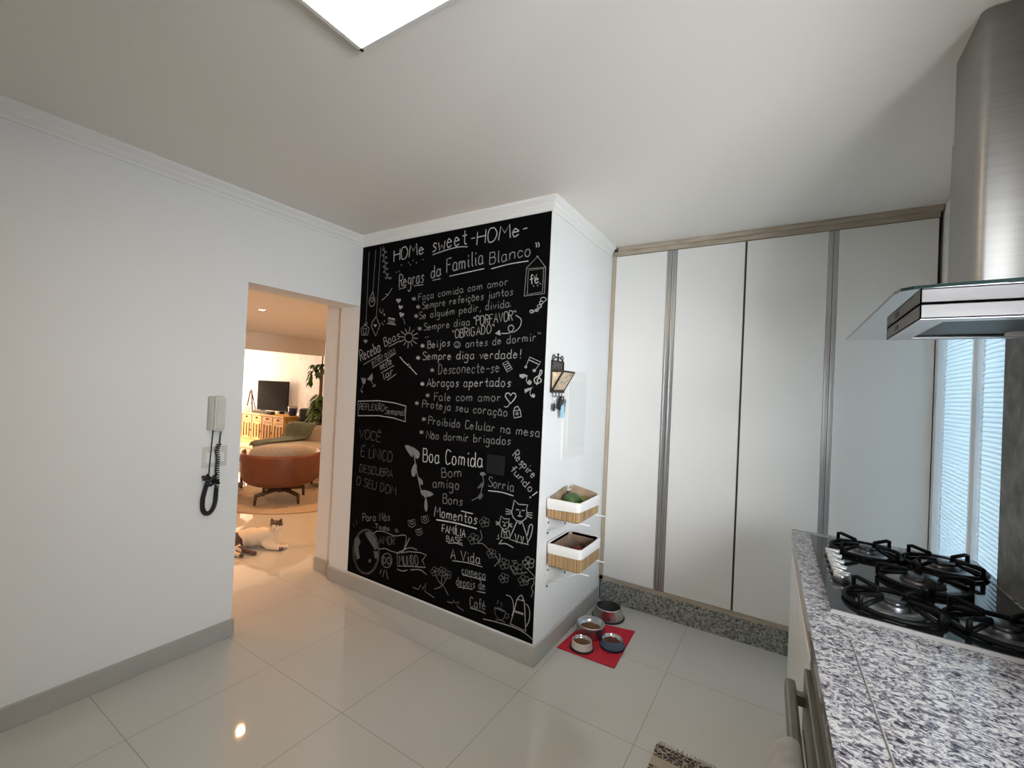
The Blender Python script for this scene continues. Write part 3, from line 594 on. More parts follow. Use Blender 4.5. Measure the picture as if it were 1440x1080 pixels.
('flower',[(1.287,0.535),(1.283,0.526),(1.272,0.521),(1.263,0.525),(1.262,0.534),(1.271,0.542),(1.282,0.543)],1,1,0,1),
('flower',[(1.264,0.526),(1.26,0.517),(1.249,0.512),(1.239,0.516),(1.239,0.525),(1.247,0.533),(1.259,0.534)],1,1,0,1),
('flower',[(1.252,0.541),(1.247,0.531),(1.236,0.526),(1.227,0.53),(1.226,0.54),(1.235,0.548),(1.246,0.548)],1,1,0,1),
('flower',[(1.267,0.559),(1.263,0.549),(1.252,0.545),(1.242,0.548),(1.242,0.558),(1.251,0.566),(1.262,0.566)],1,1,0,1),
('flower',[(1.267,0.542),(1.264,0.536),(1.257,0.533),(1.252,0.536),(1.251,0.542),(1.257,0.546),(1.264,0.547)],2,1,1,1),
('flower',[(1.383,0.521),(1.378,0.51),(1.366,0.504),(1.356,0.508),(1.356,0.519),(1.365,0.528),(1.377,0.529)],1,1,0,1),
('flower',[(1.381,0.498),(1.376,0.487),(1.364,0.482),(1.354,0.486),(1.353,0.496),(1.363,0.505),(1.375,0.506)],1,1,0,1),
('flower',[(1.355,0.487),(1.351,0.476),(1.338,0.471),(1.328,0.475),(1.327,0.486),(1.337,0.495),(1.349,0.495)],1,1,0,1),
('flower',[(1.342,0.504),(1.337,0.493),(1.324,0.487),(1.314,0.491),(1.313,0.502),(1.323,0.511),(1.336,0.512)],1,1,0,1),
('flower',[(1.359,0.524),(1.354,0.513),(1.342,0.508),(1.332,0.512),(1.331,0.523),(1.341,0.532),(1.353,0.532)],1,1,0,1),
('flower',[(1.359,0.505),(1.356,0.499),(1.348,0.495),(1.342,0.498),(1.341,0.504),(1.347,0.51),(1.355,0.51)],2,1,1,1),
('flower',[(1.469,0.516),(1.463,0.504),(1.45,0.498),(1.439,0.502),(1.439,0.514),(1.449,0.524),(1.462,0.524)],1,1,0,1),
('flower',[(1.466,0.49),(1.461,0.479),(1.448,0.472),(1.437,0.477),(1.436,0.489),(1.447,0.499),(1.46,0.499)],1,1,0,1),
('flower',[(1.439,0.479),(1.433,0.467),(1.42,0.461),(1.409,0.465),(1.408,0.477),(1.419,0.487),(1.432,0.488)],1,1,0,1),
('flower',[(1.424,0.497),(1.418,0.485),(1.405,0.479),(1.394,0.483),(1.393,0.495),(1.403,0.505),(1.417,0.506)],1,1,0,1),
('flower',[(1.442,0.519),(1.437,0.507),(1.424,0.501),(1.413,0.506),(1.412,0.518),(1.422,0.528),(1.436,0.528)],1,1,0,1),
('flower',[(1.442,0.499),(1.439,0.491),(1.431,0.487),(1.424,0.49),(1.423,0.498),(1.43,0.504),(1.438,0.504)],2,1,1,1),
('flower',[(1.54,0.565),(1.535,0.554),(1.523,0.549),(1.513,0.553),(1.512,0.564),(1.522,0.573),(1.534,0.574)],2,1,0,1),
('flower',[(1.538,0.542),(1.533,0.53),(1.521,0.525),(1.51,0.529),(1.51,0.54),(1.519,0.55),(1.532,0.55)],2,1,0,1),
('flower',[(1.512,0.531),(1.507,0.519),(1.494,0.514),(1.484,0.518),(1.483,0.529),(1.493,0.539),(1.506,0.539)],2,1,0,1),
('flower',[(1.498,0.548),(1.493,0.537),(1.48,0.531),(1.47,0.535),(1.469,0.547),(1.479,0.556),(1.492,0.557)],2,1,0,1),
('flower',[(1.515,0.569),(1.51,0.558),(1.498,0.553),(1.488,0.557),(1.487,0.568),(1.497,0.578),(1.509,0.578)],2,1,0,1),
('flower',[(1.515,0.55),(1.512,0.543),(1.504,0.539),(1.498,0.542),(1.497,0.549),(1.503,0.555),(1.511,0.555)],3,1,1,1),
('flower',[(1.381,0.44),(1.377,0.43),(1.366,0.425),(1.357,0.428),(1.356,0.438),(1.365,0.446),(1.376,0.447)],1,1,0,1),
('flower',[(1.379,0.419),(1.375,0.409),(1.364,0.404),(1.355,0.408),(1.354,0.417),(1.363,0.426),(1.374,0.426)],1,1,0,1),
('flower',[(1.356,0.409),(1.351,0.399),(1.34,0.394),(1.331,0.398),(1.331,0.407),(1.339,0.416),(1.351,0.416)],1,1,0,1),
('flower',[(1.343,0.424),(1.339,0.414),(1.328,0.409),(1.318,0.412),(1.318,0.422),(1.327,0.43),(1.338,0.431)],1,1,0,1),
('flower',[(1.359,0.443),(1.355,0.433),(1.344,0.428),(1.334,0.431),(1.334,0.441),(1.342,0.449),(1.354,0.45)],1,1,0,1),
('flower',[(1.359,0.426),(1.356,0.419),(1.349,0.416),(1.343,0.418),(1.343,0.424),(1.348,0.43),(1.356,0.43)],2,1,1,1),
('flower',[(1.512,0.462),(1.507,0.451),(1.496,0.446),(1.486,0.45),(1.485,0.46),(1.494,0.469),(1.506,0.47)],0,1,0,1),
('flower',[(1.51,0.44),(1.505,0.429),(1.494,0.424),(1.484,0.428),(1.483,0.438),(1.492,0.447),(1.504,0.448)],0,1,0,1),
('flower',[(1.485,0.429),(1.481,0.419),(1.469,0.413),(1.459,0.417),(1.459,0.427),(1.468,0.436),(1.48,0.437)],0,1,0,1),
('flower',[(1.472,0.445),(1.468,0.434),(1.456,0.429),(1.446,0.433),(1.446,0.443),(1.455,0.452),(1.467,0.453)],0,1,0,1),
('flower',[(1.489,0.465),(1.484,0.455),(1.473,0.449),(1.463,0.453),(1.462,0.463),(1.471,0.472),(1.483,0.473)],0,1,0,1),
('flower',[(1.488,0.447),(1.486,0.44),(1.478,0.437),(1.472,0.439),(1.472,0.446),(1.478,0.451),(1.485,0.452)],1,1,1,1),
('stem',[(1.172,0.657),(1.186,0.614),(1.157,0.577),(1.195,0.582),(1.25,0.552)],1,1,0,0),
('stem',[(1.313,0.553),(1.318,0.521),(1.283,0.472)],1,1,0,0),
('stem',[(1.287,0.536),(1.316,0.506)],1,1,0,0),
('stem',[(1.495,0.515),(1.531,0.494),(1.553,0.476),(1.526,0.466),(1.496,0.437)],2,1,0,0),
('stem',[(1.541,0.465),(1.545,0.447),(1.531,0.417),(1.542,0.398),(1.531,0.368)],0,1,0,0),
('leaf',[(1.395,0.531),(1.43,0.542),(1.421,0.521)],1,0,0,1),
('stem',[(1.389,0.505),(1.424,0.469),(1.499,0.494)],1,1,0,0),
('badge',[(0.586,0.595),(0.643,0.616),(0.655,0.584),(0.626,0.561),(0.595,0.564)],1,0,0,1),
('badge',[(0.634,0.592),(0.631,0.584),(0.621,0.579),(0.611,0.58),(0.607,0.586),(0.61,0.594),(0.62,0.599),(0.63,0.598)],1,1,0,1),
('badge',[(0.7,0.643),(0.755,0.664),(0.767,0.632),(0.739,0.61),(0.709,0.613)],1,0,0,1),
('badge',[(0.747,0.64),(0.743,0.632),(0.734,0.628),(0.725,0.629),(0.721,0.635),(0.724,0.642),(0.733,0.647),(0.742,0.646)],1,1,0,1),
('badge',[(0.659,0.552),(0.708,0.571),(0.719,0.543),(0.694,0.522),(0.667,0.525)],1,0,0,1),
('badge',[(0.701,0.549),(0.698,0.543),(0.69,0.538),(0.681,0.539),(0.677,0.544),(0.68,0.551),(0.688,0.556),(0.697,0.555)],1,1,0,1),
('globe',[(0.329,0.333),(0.326,0.284),(0.311,0.237),(0.284,0.196),(0.249,0.165),(0.208,0.147),(0.165,0.143),(0.125,0.156),(0.092,0.183),(0.068,0.222),(0.058,0.269),(0.061,0.32),(0.078,0.369),(0.106,0.41),(0.143,0.441),(0.185,0.457),(0.228,0.458),(0.266,0.444),(0.298,0.417),(0.319,0.378)],2,1,0,1),
('globe',[(0.318,0.33),(0.316,0.284),(0.301,0.24),(0.277,0.202),(0.245,0.172),(0.207,0.155),(0.168,0.153),(0.132,0.164),(0.101,0.19),(0.08,0.227),(0.07,0.272),(0.073,0.32),(0.088,0.365),(0.114,0.405),(0.148,0.433),(0.186,0.449),(0.225,0.449),(0.26,0.436),(0.289,0.41),(0.309,0.373)],1,1,0,1),
('globe',[(0.171,0.43),(0.227,0.453),(0.287,0.41),(0.317,0.352),(0.284,0.335),(0.232,0.376),(0.198,0.402)],1,0,1,1),
('globe',[(0.065,0.362),(0.106,0.393),(0.134,0.354),(0.111,0.316),(0.134,0.242),(0.101,0.223),(0.071,0.283)],1,0,1,1),
('globe',[(0.269,0.324),(0.317,0.33),(0.32,0.276),(0.288,0.279)],1,0,1,1),
('globe',[(0.225,0.253),(0.246,0.263),(0.25,0.243),(0.231,0.232)],2,0,1,1),
('banner',[(0.253,0.436),(0.299,0.468),(0.377,0.479),(0.47,0.472),(0.575,0.494),(0.55,0.384),(0.462,0.364),(0.385,0.367),(0.323,0.348)],1,1,0,0),
('banner',[(0.608,0.489),(0.564,0.398),(0.514,0.374)],2,0,0,0),
('medal',[(0.454,0.303),(0.451,0.282),(0.438,0.262),(0.42,0.248),(0.398,0.243),(0.378,0.247),(0.363,0.26),(0.357,0.28),(0.36,0.302),(0.373,0.321),(0.392,0.335),(0.413,0.34),(0.433,0.336),(0.448,0.323)],2,1,0,1),
('medal',[(0.361,0.221),(0.343,0.184)],1,0,0,0),
('medal',[(0.387,0.223),(0.375,0.171)],1,0,0,0),
('medal',[(0.403,0.223),(0.427,0.169)],1,0,0,0),
('banner',[(0.5,0.362),(0.607,0.398),(0.705,0.416),(0.76,0.413),(0.728,0.371),(0.758,0.333),(0.641,0.311),(0.51,0.28)],2,0,0,1),
('banner',[(0.507,0.258),(0.558,0.259),(0.601,0.277)],2,1,0,0),
('banner',[(0.629,0.284),(0.712,0.306),(0.77,0.29)],2,1,0,0),
('banner',[(0.57,0.405),(0.619,0.427),(0.679,0.427)],1,1,0,0),
('mark',[(0.039,0.47),(0.058,0.451)],0,0,0,0),
('mark',[(0.071,0.505),(0.083,0.468)],0,0,0,0),
('grass',[(0.657,0.179),(0.706,0.179),(0.725,0.213),(0.74,0.189),(0.771,0.237),(0.761,0.182),(0.845,0.165)],1,0,0,0),
('grass',[(0.948,0.172),(0.989,0.175),(1,0.194),(1.013,0.182),(1.04,0.199),(1.026,0.167),(1.076,0.156)],1,0,0,0),
('tulip',[(0.847,0.306),(0.875,0.274),(0.901,0.261),(0.883,0.241),(0.839,0.219)],1,1,0,0),
('tulip',[(0.898,0.319),(0.895,0.259)],1,0,0,0),
('tulip',[(0.942,0.321),(0.908,0.263),(0.955,0.213)],1,0,0,0),
('flower',[(0.872,0.345),(0.867,0.335),(0.855,0.33),(0.845,0.333),(0.844,0.343),(0.854,0.351),(0.866,0.352)],1,1,0,1),
('flower',[(0.87,0.325),(0.865,0.315),(0.853,0.309),(0.843,0.313),(0.842,0.322),(0.852,0.331),(0.864,0.332)],1,1,0,1),
('flower',[(0.844,0.314),(0.839,0.304),(0.827,0.299),(0.817,0.302),(0.816,0.312),(0.826,0.32),(0.838,0.321)],1,1,0,1),
('flower',[(0.831,0.328),(0.826,0.318),(0.813,0.313),(0.803,0.316),(0.802,0.326),(0.812,0.334),(0.825,0.335)],1,1,0,1),
('flower',[(0.848,0.347),(0.843,0.338),(0.831,0.332),(0.82,0.336),(0.82,0.345),(0.829,0.354),(0.842,0.355)],1,1,0,1),
('flower',[(0.848,0.331),(0.844,0.324),(0.837,0.321),(0.83,0.323),(0.83,0.329),(0.836,0.334),(0.844,0.335)],2,1,1,1),
('flower',[(0.929,0.36),(0.924,0.35),(0.912,0.345),(0.903,0.348),(0.902,0.357),(0.911,0.366),(0.923,0.367)],1,1,0,1),
('flower',[(0.927,0.339),(0.922,0.33),(0.91,0.324),(0.9,0.328),(0.9,0.337),(0.909,0.345),(0.921,0.346)],1,1,0,1),
('flower',[(0.902,0.329),(0.897,0.319),(0.885,0.314),(0.875,0.317),(0.875,0.327),(0.884,0.335),(0.896,0.336)],1,1,0,1),
('flower',[(0.888,0.343),(0.884,0.333),(0.872,0.328),(0.862,0.332),(0.861,0.341),(0.87,0.349),(0.883,0.35)],1,1,0,1),
('flower',[(0.905,0.362),(0.901,0.352),(0.889,0.347),(0.879,0.351),(0.878,0.36),(0.887,0.368),(0.899,0.369)],1,1,0,1),
('flower',[(0.905,0.345),(0.902,0.339),(0.895,0.336),(0.888,0.338),(0.888,0.344),(0.894,0.349),(0.901,0.35)],2,1,1,1),
('flower',[(0.97,0.351),(0.965,0.341),(0.954,0.336),(0.944,0.339),(0.943,0.349),(0.952,0.357),(0.964,0.358)],1,1,0,1),
('flower',[(0.968,0.331),(0.963,0.321),(0.952,0.316),(0.942,0.319),(0.941,0.328),(0.95,0.337),(0.962,0.338)],1,1,0,1),
('flower',[(0.943,0.321),(0.939,0.311),(0.927,0.306),(0.917,0.309),(0.916,0.318),(0.926,0.326),(0.938,0.328)],1,1,0,1),
('flower',[(0.93,0.334),(0.925,0.325),(0.913,0.319),(0.904,0.323),(0.903,0.332),(0.912,0.34),(0.924,0.341)],1,1,0,1),
('flower',[(0.947,0.353),(0.942,0.343),(0.93,0.338),(0.92,0.342),(0.92,0.351),(0.929,0.359),(0.941,0.36)],1,1,0,1),
('flower',[(0.946,0.337),(0.943,0.331),(0.936,0.327),(0.93,0.329),(0.93,0.335),(0.935,0.34),(0.943,0.341)],2,1,1,1),
('coffeepot',[(1.443,0.329),(1.431,0.274),(1.407,0.183),(1.507,0.175),(1.496,0.288),(1.489,0.337)],3,0,0,1),
('coffeepot',[(1.444,0.332),(1.459,0.353),(1.472,0.362),(1.485,0.34),(1.489,0.333),(1.444,0.332)],3,0,0,0),
('coffeepot',[(1.432,0.264),(1.489,0.265)],1,0,0,0),
('coffeepot',[(1.431,0.257),(1.49,0.259)],1,0,0,0),
('coffeepot',[(1.499,0.321),(1.515,0.315),(1.527,0.286),(1.525,0.237),(1.509,0.201)],2,1,0,0),
('coffeepot',[(1.371,0.333),(1.399,0.333),(1.416,0.313),(1.425,0.272),(1.416,0.23)],2,1,0,0),
('cup',[(1.295,0.242),(1.333,0.25),(1.371,0.243),(1.364,0.235),(1.327,0.236),(1.297,0.236)],2,0,1,1),
('cup',[(1.297,0.236),(1.304,0.207),(1.327,0.186),(1.354,0.189),(1.369,0.216),(1.371,0.243)],1,1,0,0),
('cup',[(1.307,0.173),(1.34,0.183),(1.373,0.179)],2,1,0,0),
('cup',[(1.394,0.223),(1.391,0.213),(1.383,0.206),(1.374,0.208),(1.37,0.216),(1.373,0.227),(1.381,0.233),(1.39,0.232)],1,1,0,1),
('cup',[(1.314,0.289),(1.32,0.282),(1.312,0.266)],1,1,0,0),
('cup',[(1.335,0.281),(1.345,0.278),(1.343,0.261)],1,1,0,0),
('table',[(1.221,0.152),(1.321,0.164),(1.427,0.171),(1.504,0.163),(1.556,0.142)],2,1,0,0)]

for txt,xa,za,xb,zb,h,b in TXT:
    adv=lambda s_: sum((G[c][0] if c in G else 3.2)+1.7 for c in s_)
    L=adv(txt)-1.7; cur=0
    for wd_ in txt.split(' '):
        f0=cur/L; f1=(cur+adv(wd_)-1.7)/L; cur+=adv(wd_)+4.9
        write(wd_,xa+(xb-xa)*f0,za+(zb-za)*f0,xa+(xb-xa)*f1,za+(zb-za)*f1,h).build('lettering',CHALK[b],cb,True)
CH={'flower':6,'heart':1,'badge':2,'star':3,'underline':1,'dash':1,'mark':1,'dot':1,'string':1,'leaf':1,'pencil':4,'grass':1,'wineglass':3}
NM={'underline':'underline','star':'asterisk','mark':'chalk_mark','dash':'dash','dot':'chalk_dot'}
order=[]
for n,P,b,sm,fl,cl in DRW:
    if order and order[-1][0]==n and len(order[-1][1])<CH.get(n,99): order[-1][1].append((P,b,sm,fl,cl))
    else: order.append([n,[(P,b,sm,fl,cl)]])
for n,L in order:
    mb=MB(); [stroke(mb,P,WID[b_]*.9,sm,fl,cl) for P,b_,sm,fl,cl in L]; lv=sorted(x[1] for x in L)[len(L)//2]; lv=max(0,lv-(1 if any(x[3] for x in L) else 0))
    mb.build(NM.get(n,n+'_drawing'),CHALK[lv],cb,True)
sp=tag(MB().box(1.2,-.012,.998,1.322,-.003,1.108,bev=.003).build('blank_switch_plate',pm('black_painted_plastic',(.010,.0105,.012),.6,spec=.15)),'dark square blanking plate on the chalkboard above the word Sorria','wall plate')
# ------------------------------------------------------------------ wardrobe
wd=thing('wardrobe','tall white four-door wardrobe framed in pale wood from floor plinth to ceiling','wardrobe',(2.43,WD,0))
w=MB(); w.box(WX+.006,WD+.022,.147,3.31,1.61,H-.004); w.build('carcass',pm('carcass_dark',(.10,.09,.08),.7),wd,True)
w=MB(); w.box(WX+.003,WD+.002,.147,1.584,WD+.02,2.493); w.build('side_strip',WOOD,wd,True)
w=MB(); w.box(WX+.003,WD+.002,.147,3.314,WD+.022,.176); w.build('bottom_rail',WOODH,wd,True)
w=MB(); w.box(WX+.003,WD-.002,2.494,3.320,WD+.02,2.524); w.box(WX+.045,WD-.016,2.524,3.330,WD+.02,H-.001); w.build('cornice',WOODH,wd,True)
MB().box(WX+.014,WD+.004,0,3.32,WD+.02,.147).build('plinth',GRANITE2,wd,True)
for xa,xb,hx in ((1.586,1.944,(1.945,1.976)),(2.012,2.419,(1.979,2.010)),(2.431,2.848,(2.849,2.871)),(2.896,3.3165,(2.874,2.895))):
    d=MB().box(xa,WD,.178,xb,WD+.02,2.490,bev=.0015,seg=1).build('door',LAMIN,wd,True)
    a,b=hx; q=(b-a)
    h=MB(); h.box(a,WD-.001,.178,a+q*.3,WD+.02,2.49); h.box(b-q*.25,WD-.001,.178,b,WD+.02,2.49); h.box(a,WD+.010,.178,b,WD+.02,2.49); h.build('edge_handle',ALU,d,True)
# ------------------------------------------------------------------ intercom, switch
ic=thing('intercom_phone','ivory wall intercom handset with tangled black coiled cord','intercom',(0,-.935,1.28))
def yz(px,py): return (-.951+(px-296)*.0036, 1.189-(py-606)*.00389+(px-296)*.0004)
w=MB(); w.prism([(0,1.192),(.030,1.197),(.036,1.28),(.030,1.375),(0,1.382)],1,-.974,-.915,bev=.004); w.build('cradle',pm('ivory_shade',(.50,.49,.45),.45),ic,True)
w=MB(); w.prism([(.026,1.187),(.050,1.190),(.060,1.22),(.056,1.29),(.060,1.35),(.050,1.383),(.026,1.386)],1,-.955,-.903,bev=.008); w.build('handset',PLASTW,ic,True)
BC=pm('black_cord',(.012,.012,.014),.45)
w=MB(); a=yz(297.5,606);b=yz(295.8,640);c=yz(295,668); w.tube([(.018,a[0],a[1]+.005),(.016,b[0],b[1]),(.014,c[0],c[1])],.0032,6)
a=yz(306,605);b=yz(306.5,625); w.tube([(.04,a[0],a[1]+.006),(.03,(a[0]+b[0])/2,(a[1]+b[1])/2),(.024,b[0],b[1])],.0032,6); w.build('straight_cord',BC,ic,True)
path=[yz(*p) for p in ((306.5,625),(303.5,633),(305.5,645),(305,660),(306,675),(305.5,695),(304.5,710),(300,719),(294,721),(288.5,714),(287.5,700),(290,687),(293,678),(297,673))]
sm=smooth(path,10); w=MB(); P=[]; tot=0; hel=[]
N=len(sm)
for i in range(N-1):
    p,q=sm[i],sm[i+1]; l=math.hypot(q[0]-p[0],q[1]-p[1]); ty,tz=(q[0]-p[0])/l,(q[1]-p[1])/l
    fine=6
    for k in range(fine):
        t=k/fine; f=i/N; s_=tot+l*t; pitch=.0125 if f<.35 else .0062; ph=hel[-1]+(l/fine)/pitch*2*PI if hel else 0
        hel.append(ph); r=.0095
        P.append((.022+r*math.cos(ph),p[0]+ty*l*t-tz*r*math.sin(ph),p[1]+tz*l*t+ty*r*math.sin(ph)))
    tot+=l
w.tube(P,.0030,5); w.build('coiled_cord',BC,ic,True)
w=MB()
for k,(p0,p1,p2) in enumerate((((285,667),(294,671),(308,678)),((286,671),(297,676),(309,682)),((290,680),(298,672),(305,668)),((289,676),(296,682),(307,676)),((285,669),(291,666),(296,672)))):
    A=[yz(*p) for p in (p0,p1,p2)]; w.tube([(.02+.006*k,)+A[0],(.03,)+A[1],(.024,)+A[2]],.0068,7)
w.build('cord_knot',BC,ic,True)
sw=thing('light_switch','ivory double switch plate on the wall behind the phone cord','switch',(0,-.926,1.046))
MB().box(0,-.988,.991,.008,-.864,1.104,bev=.003).build('plate',PLASTW,sw,True)
for ya in (-.972,-.922): MB().box(.007,ya,1.015,.012,ya+.042,1.072,bev=.002).build('rocker',WPLAST,sw,True)
# ------------------------------------------------------------------ things on the short wall
pb=thing('breaker_panel','flat white electrical panel cover on the short white wall','panel',(WX,.40,1.355))
MB().box(WX,.235,1.09,WX+.010,.562,1.622,bev=.003).build('frame',pm('panel_frame',(.74,.74,.72),.7,spec=.2),pb,True)
MB().box(WX+.009,.285,1.15,WX+.014,.552,1.556,bev=.002).build('door',pm('off_white_plastic',(.70,.71,.69),.7,spec=.2),pb,True)
ks=thing('letter_rack','wrought iron letter rack with cream panels and scrolled top on white wall','letter rack',(WX,.13,1.58))
IR=pm('dark_bronze_iron',(.028,.018,.012),.5,.3)
w=MB(); xw=WX+.008; y0_,y1_=.058,.205
w.tube([(xw,y0_,1.495),(xw,y0_,1.665),(xw,y1_,1.665),(xw,y1_,1.495)],.005,6,True)
for k in range(1,8): y=y0_+(y1_-y0_)*k/8; w.tube([(xw,y,1.60),(xw,y,1.665)],.0028,5)
w.build('back_frame',IR,ks,True)
w=MB(); ym_=(y0_+y1_)/2
for sgn in (-1,1):
    P=[(xw,ym_+sgn*(.008+.03*(1-math.cos(t))*.9-.018*math.sin(t*1.5)*.5),1.667+.032*math.sin(t)*(.6+.4*math.cos(t))) for t in [k*PI/10 for k in range(11)]]
    w.tube(P,.003,6)
    w.tube([(xw,ym_+sgn*(.052+.014*math.cos(t)),1.684+.015*math.sin(t)) for t in [-PI/2+k*PI/8 for k in range(14)]],.003,6)
w.tube([(xw,ym_,1.667),(xw,ym_,1.703)],.0035,6); w.sph((xw,ym_,1.705),.006); w.build('scroll_top',IR,ks,True)
w=MB(); F=[(WX+.016,y0_,1.500),(WX+.016,y1_,1.500),(WX+.078,y1_,1.606),(WX+.078,y0_,1.606)]
w.tube(F,.0065,6,True)
w.tube([(xw,y0_,1.606),F[3]],.0055,6); w.tube([(xw,y1_,1.606),F[2]],.0055,6); w.tube([(xw,y0_,1.497),F[0]],.006,6); w.tube([(xw,y1_,1.497),F[1]],.006,6)
w.box(WX+.002,y0_,1.486,WX+.022,y1_,1.497); w.build('pocket_frame',IR,ks,True)
CRM=pm('cream_marbled_panel',(.55,.44,.30),.5,noise=.45,scale=38)
w=MB(); w.prism([(F[0][0],1.502),(F[2][0],1.604),(F[2][0]+.002,1.603),(F[0][0]+.002,1.501)],1,y0_+.004,y1_-.004)
w.prism([(xw,1.502),(F[0][0],1.502),(F[2][0],1.604),(xw,1.604)],1,y0_+.001,y0_+.003); w.prism([(xw,1.502),(F[0][0],1.502),(F[2][0],1.604),(xw,1.604)],1,y1_-.003,y1_-.001); w.build('cream_panel',CRM,ks,True)
w=MB()
for y in (.075,.115,.155,.19): w.tube([(WX+.012,y,1.49),(WX+.014,y,1.468),(WX+.024,y,1.462),(WX+.03,y,1.47)],.0025,5)
w.build('hook',IR,ks,True)
kk=thing('key_bunch','bunch of black keys and fob hanging under the iron letter rack','keys',(WX+.024,.15,1.46))
w=MB(); w.tube([(WX+.024+.012*math.cos(t),.15,1.455+.014*math.sin(t)) for t in [k*PI/8 for k in range(16)]],.0016,5,True); w.build('ring',CHROME,kk,True)
w=MB(); w.prism([(.118,1.395),(.150,1.385),(.175,1.43),(.182,1.462),(.150,1.470),(.125,1.450)],0,WX+.02,WX+.036,bev=.004); w.build('fob',BLACK,kk,True)
w=MB(); w.prism([(.17,1.36),(.18,1.36),(.188,1.42),(.197,1.43),(.195,1.45),(.178,1.452),(.172,1.43)],0,WX+.026,WX+.029); w.prism([(.19,1.37),(.198,1.37),(.203,1.42),(.212,1.44),(.2,1.452),(.19,1.44)],0,WX+.031,WX+.034); w.build('key',ALUD,kk,True)
kb=thing('key_tag','pale blue plastic key tag hanging from the letter rack','key tag',(WX+.024,.17,1.44))
w=MB(); w.prism([(.135,1.345),(.172,1.345),(.172,1.405),(.160,1.418),(.147,1.418),(.135,1.405)],0,WX+.036,WX+.042,bev=.001); w.build('tag',pm('pale_blue_plastic',(.35,.60,.78),.4),kb,True)
w=MB(); w.tube([(WX+.039,.153,1.410),(WX+.034,.150,1.44),(WX+.026,.155,1.466)],.0014,5); w.build('loop',CHROME,kb,True)
kd=thing('leather_key_fob','dark oval key fob hanging at the letter rack corner nearest the chalkboard','key fob',(WX+.024,.08,1.45))
w=MB(); w.sph((WX+.022,.078,1.405),.022,(.25,.8,1.1)); w.build('fob',pm('dark_leather',(.03,.03,.032),.6),kd,True); w=MB(); w.tube([(WX+.022,.078,1.425),(WX+.024,.076,1.45),(WX+.026,.075,1.466)],.0014,5); w.build('loop',CHROME,kd,True)
# baskets
def rrect(x0,y0,x1,y1,r,n=5):
    P=[]
    for cx,cy,a in ((x1-r,y1-r,0),(x0+r,y1-r,PI/2),(x0+r,y0+r,PI),(x1-r,y0+r,1.5*PI)):
        for k in range(n+1): t=a+PI/2*k/n; P.append((cx+r*math.cos(t),cy+r*math.sin(t)))
    return P
def shellbox(mb,rings,smooth=False,capbot=True):
    # rings: list of (list of xy, z)
    n=len(rings[0][0]); V=[Vector((p[0],p[1],z(p) if callable(z) else z)) for R_,z in rings for p in R_]; F=[]
    for i in range(len(rings)-1):
        for k in range(n): F.append((i*n+k,i*n+(k+1)%n,(i+1)*n+(k+1)%n,(i+1)*n+k))
    if capbot: F.append(tuple(range(n)))
    mb._add(V,F,smooth)
def bamboo():
    m=pm('bamboo_slats',(.50,.33,.17),.5); t=m.node_tree; b=t.nodes['Principled BSDF']
    tc=nd(t,'ShaderNodeTexCoord'); mp=nd(t,'ShaderNodeMapping'); mp.inputs['Scale'].default_value=(95,95,1.2)
    n=nd(t,'ShaderNodeTexNoise'); n.inputs['Scale'].default_value=1; n.inputs['Detail'].default_value=2
    r=nd(t,'ShaderNodeValToRGB'); e=r.color_ramp.elements; e[0].position=.32; e[0].color=(.24,.13,.055,1); e[1].position=.66; e[1].color=(.52,.35,.18,1)
    t.links.new(tc.outputs['Object'],mp.inputs[0]); t.links.new(mp.outputs[0],n.inputs['Vector']); t.links.new(n.outputs[0],r.inputs[0]); t.links.new(r.outputs[0],b.inputs['Base Color']); return m
BAM=bamboo(); LINER=pm('white_cotton_liner',(.80,.79,.77),.9,bump=.3,bscale=60); INNER=pm('brown_basket_lining',(.27,.18,.12),.9,noise=.2,scale=20)
def basket(x0,y0,x1,y1,z0,z1,label,cuff,sag):
    r=thing('storage_basket',label,'basket',((x0+x1)/2,(y0+y1)/2,z0),group=None)
    R1=rrect(x0,y0,x1,y1,.022); R0=rrect(x0+.006,y0+.006,x1-.006,y1-.006,.02); Ri=rrect(x0+.008,y0+.008,x1-.008,y1-.008,.018)
    w=MB(); shellbox(w,[(R0,z0),(R1,z0+.008),(R1,z1-.004)]); w.build('bamboo_body',BAM,r,True)
    w=MB(); shellbox(w,[(Ri,z0+.008),(Ri,z1-.002)]); w.build('inner_lining',INNER,r,True)
    w=MB(); Ro=rrect(x0-.004,y0-.004,x1+.004,y1+.004,.025); Ru=rrect(x0-.003,y0-.003,x1+.003,y1+.003,.024)
    lo=lambda p:z1-cuff-sag*math.sin(9*(p[0]+p[1]*1.3)); 
    shellbox(w,[(Ru,lo),(Ro,z1-cuff*.6),(Ro,z1-.004),(rrect(x0+.001,y0+.001,x1-.001,y1-.001,.021),z1+.003),(Ri,z1-.003),(Ri,z1-.018)],True,False); w.build('cloth_cuff',LINER,r,True)
    return r
ub=basket(WX+.008,.062,1.762,.362,.792,.900,'upper bamboo basket holding green fruit on the short white wall',.052,.006)
w=MB()
def flap(P,dx,dy):
    V=[]
    for x,y,z in P: V+= [Vector((x,y,.86)),Vector((x+dx*.4,y+dy*.4,z)),Vector((x+dx,y+dy,z+.001)),Vector((x+dx,y+dy,.86))]
    n=len(P); w._add(V,[(i*4+k,i*4+(k+1)%4,(i+1)*4+(k+1)%4,(i+1)*4+k) for i in range(n-1) for k in range(4)])
flap([(WX+.018,.09,.905),(WX+.018,.15,.909),(WX+.018,.22,.918),(WX+.018,.28,.929),(WX+.018,.305,.934)],.004,0)
flap([(WX+.03,.352,.915),(WX+.045,.352,.934),(WX+.10,.352,.924),(WX+.16,.352,.915),(1.748,.352,.906)],0,-.004)
w.build('paper_flap',pm('kraft_paper',(.36,.26,.17),.9,noise=.15,scale=25),ub,True)
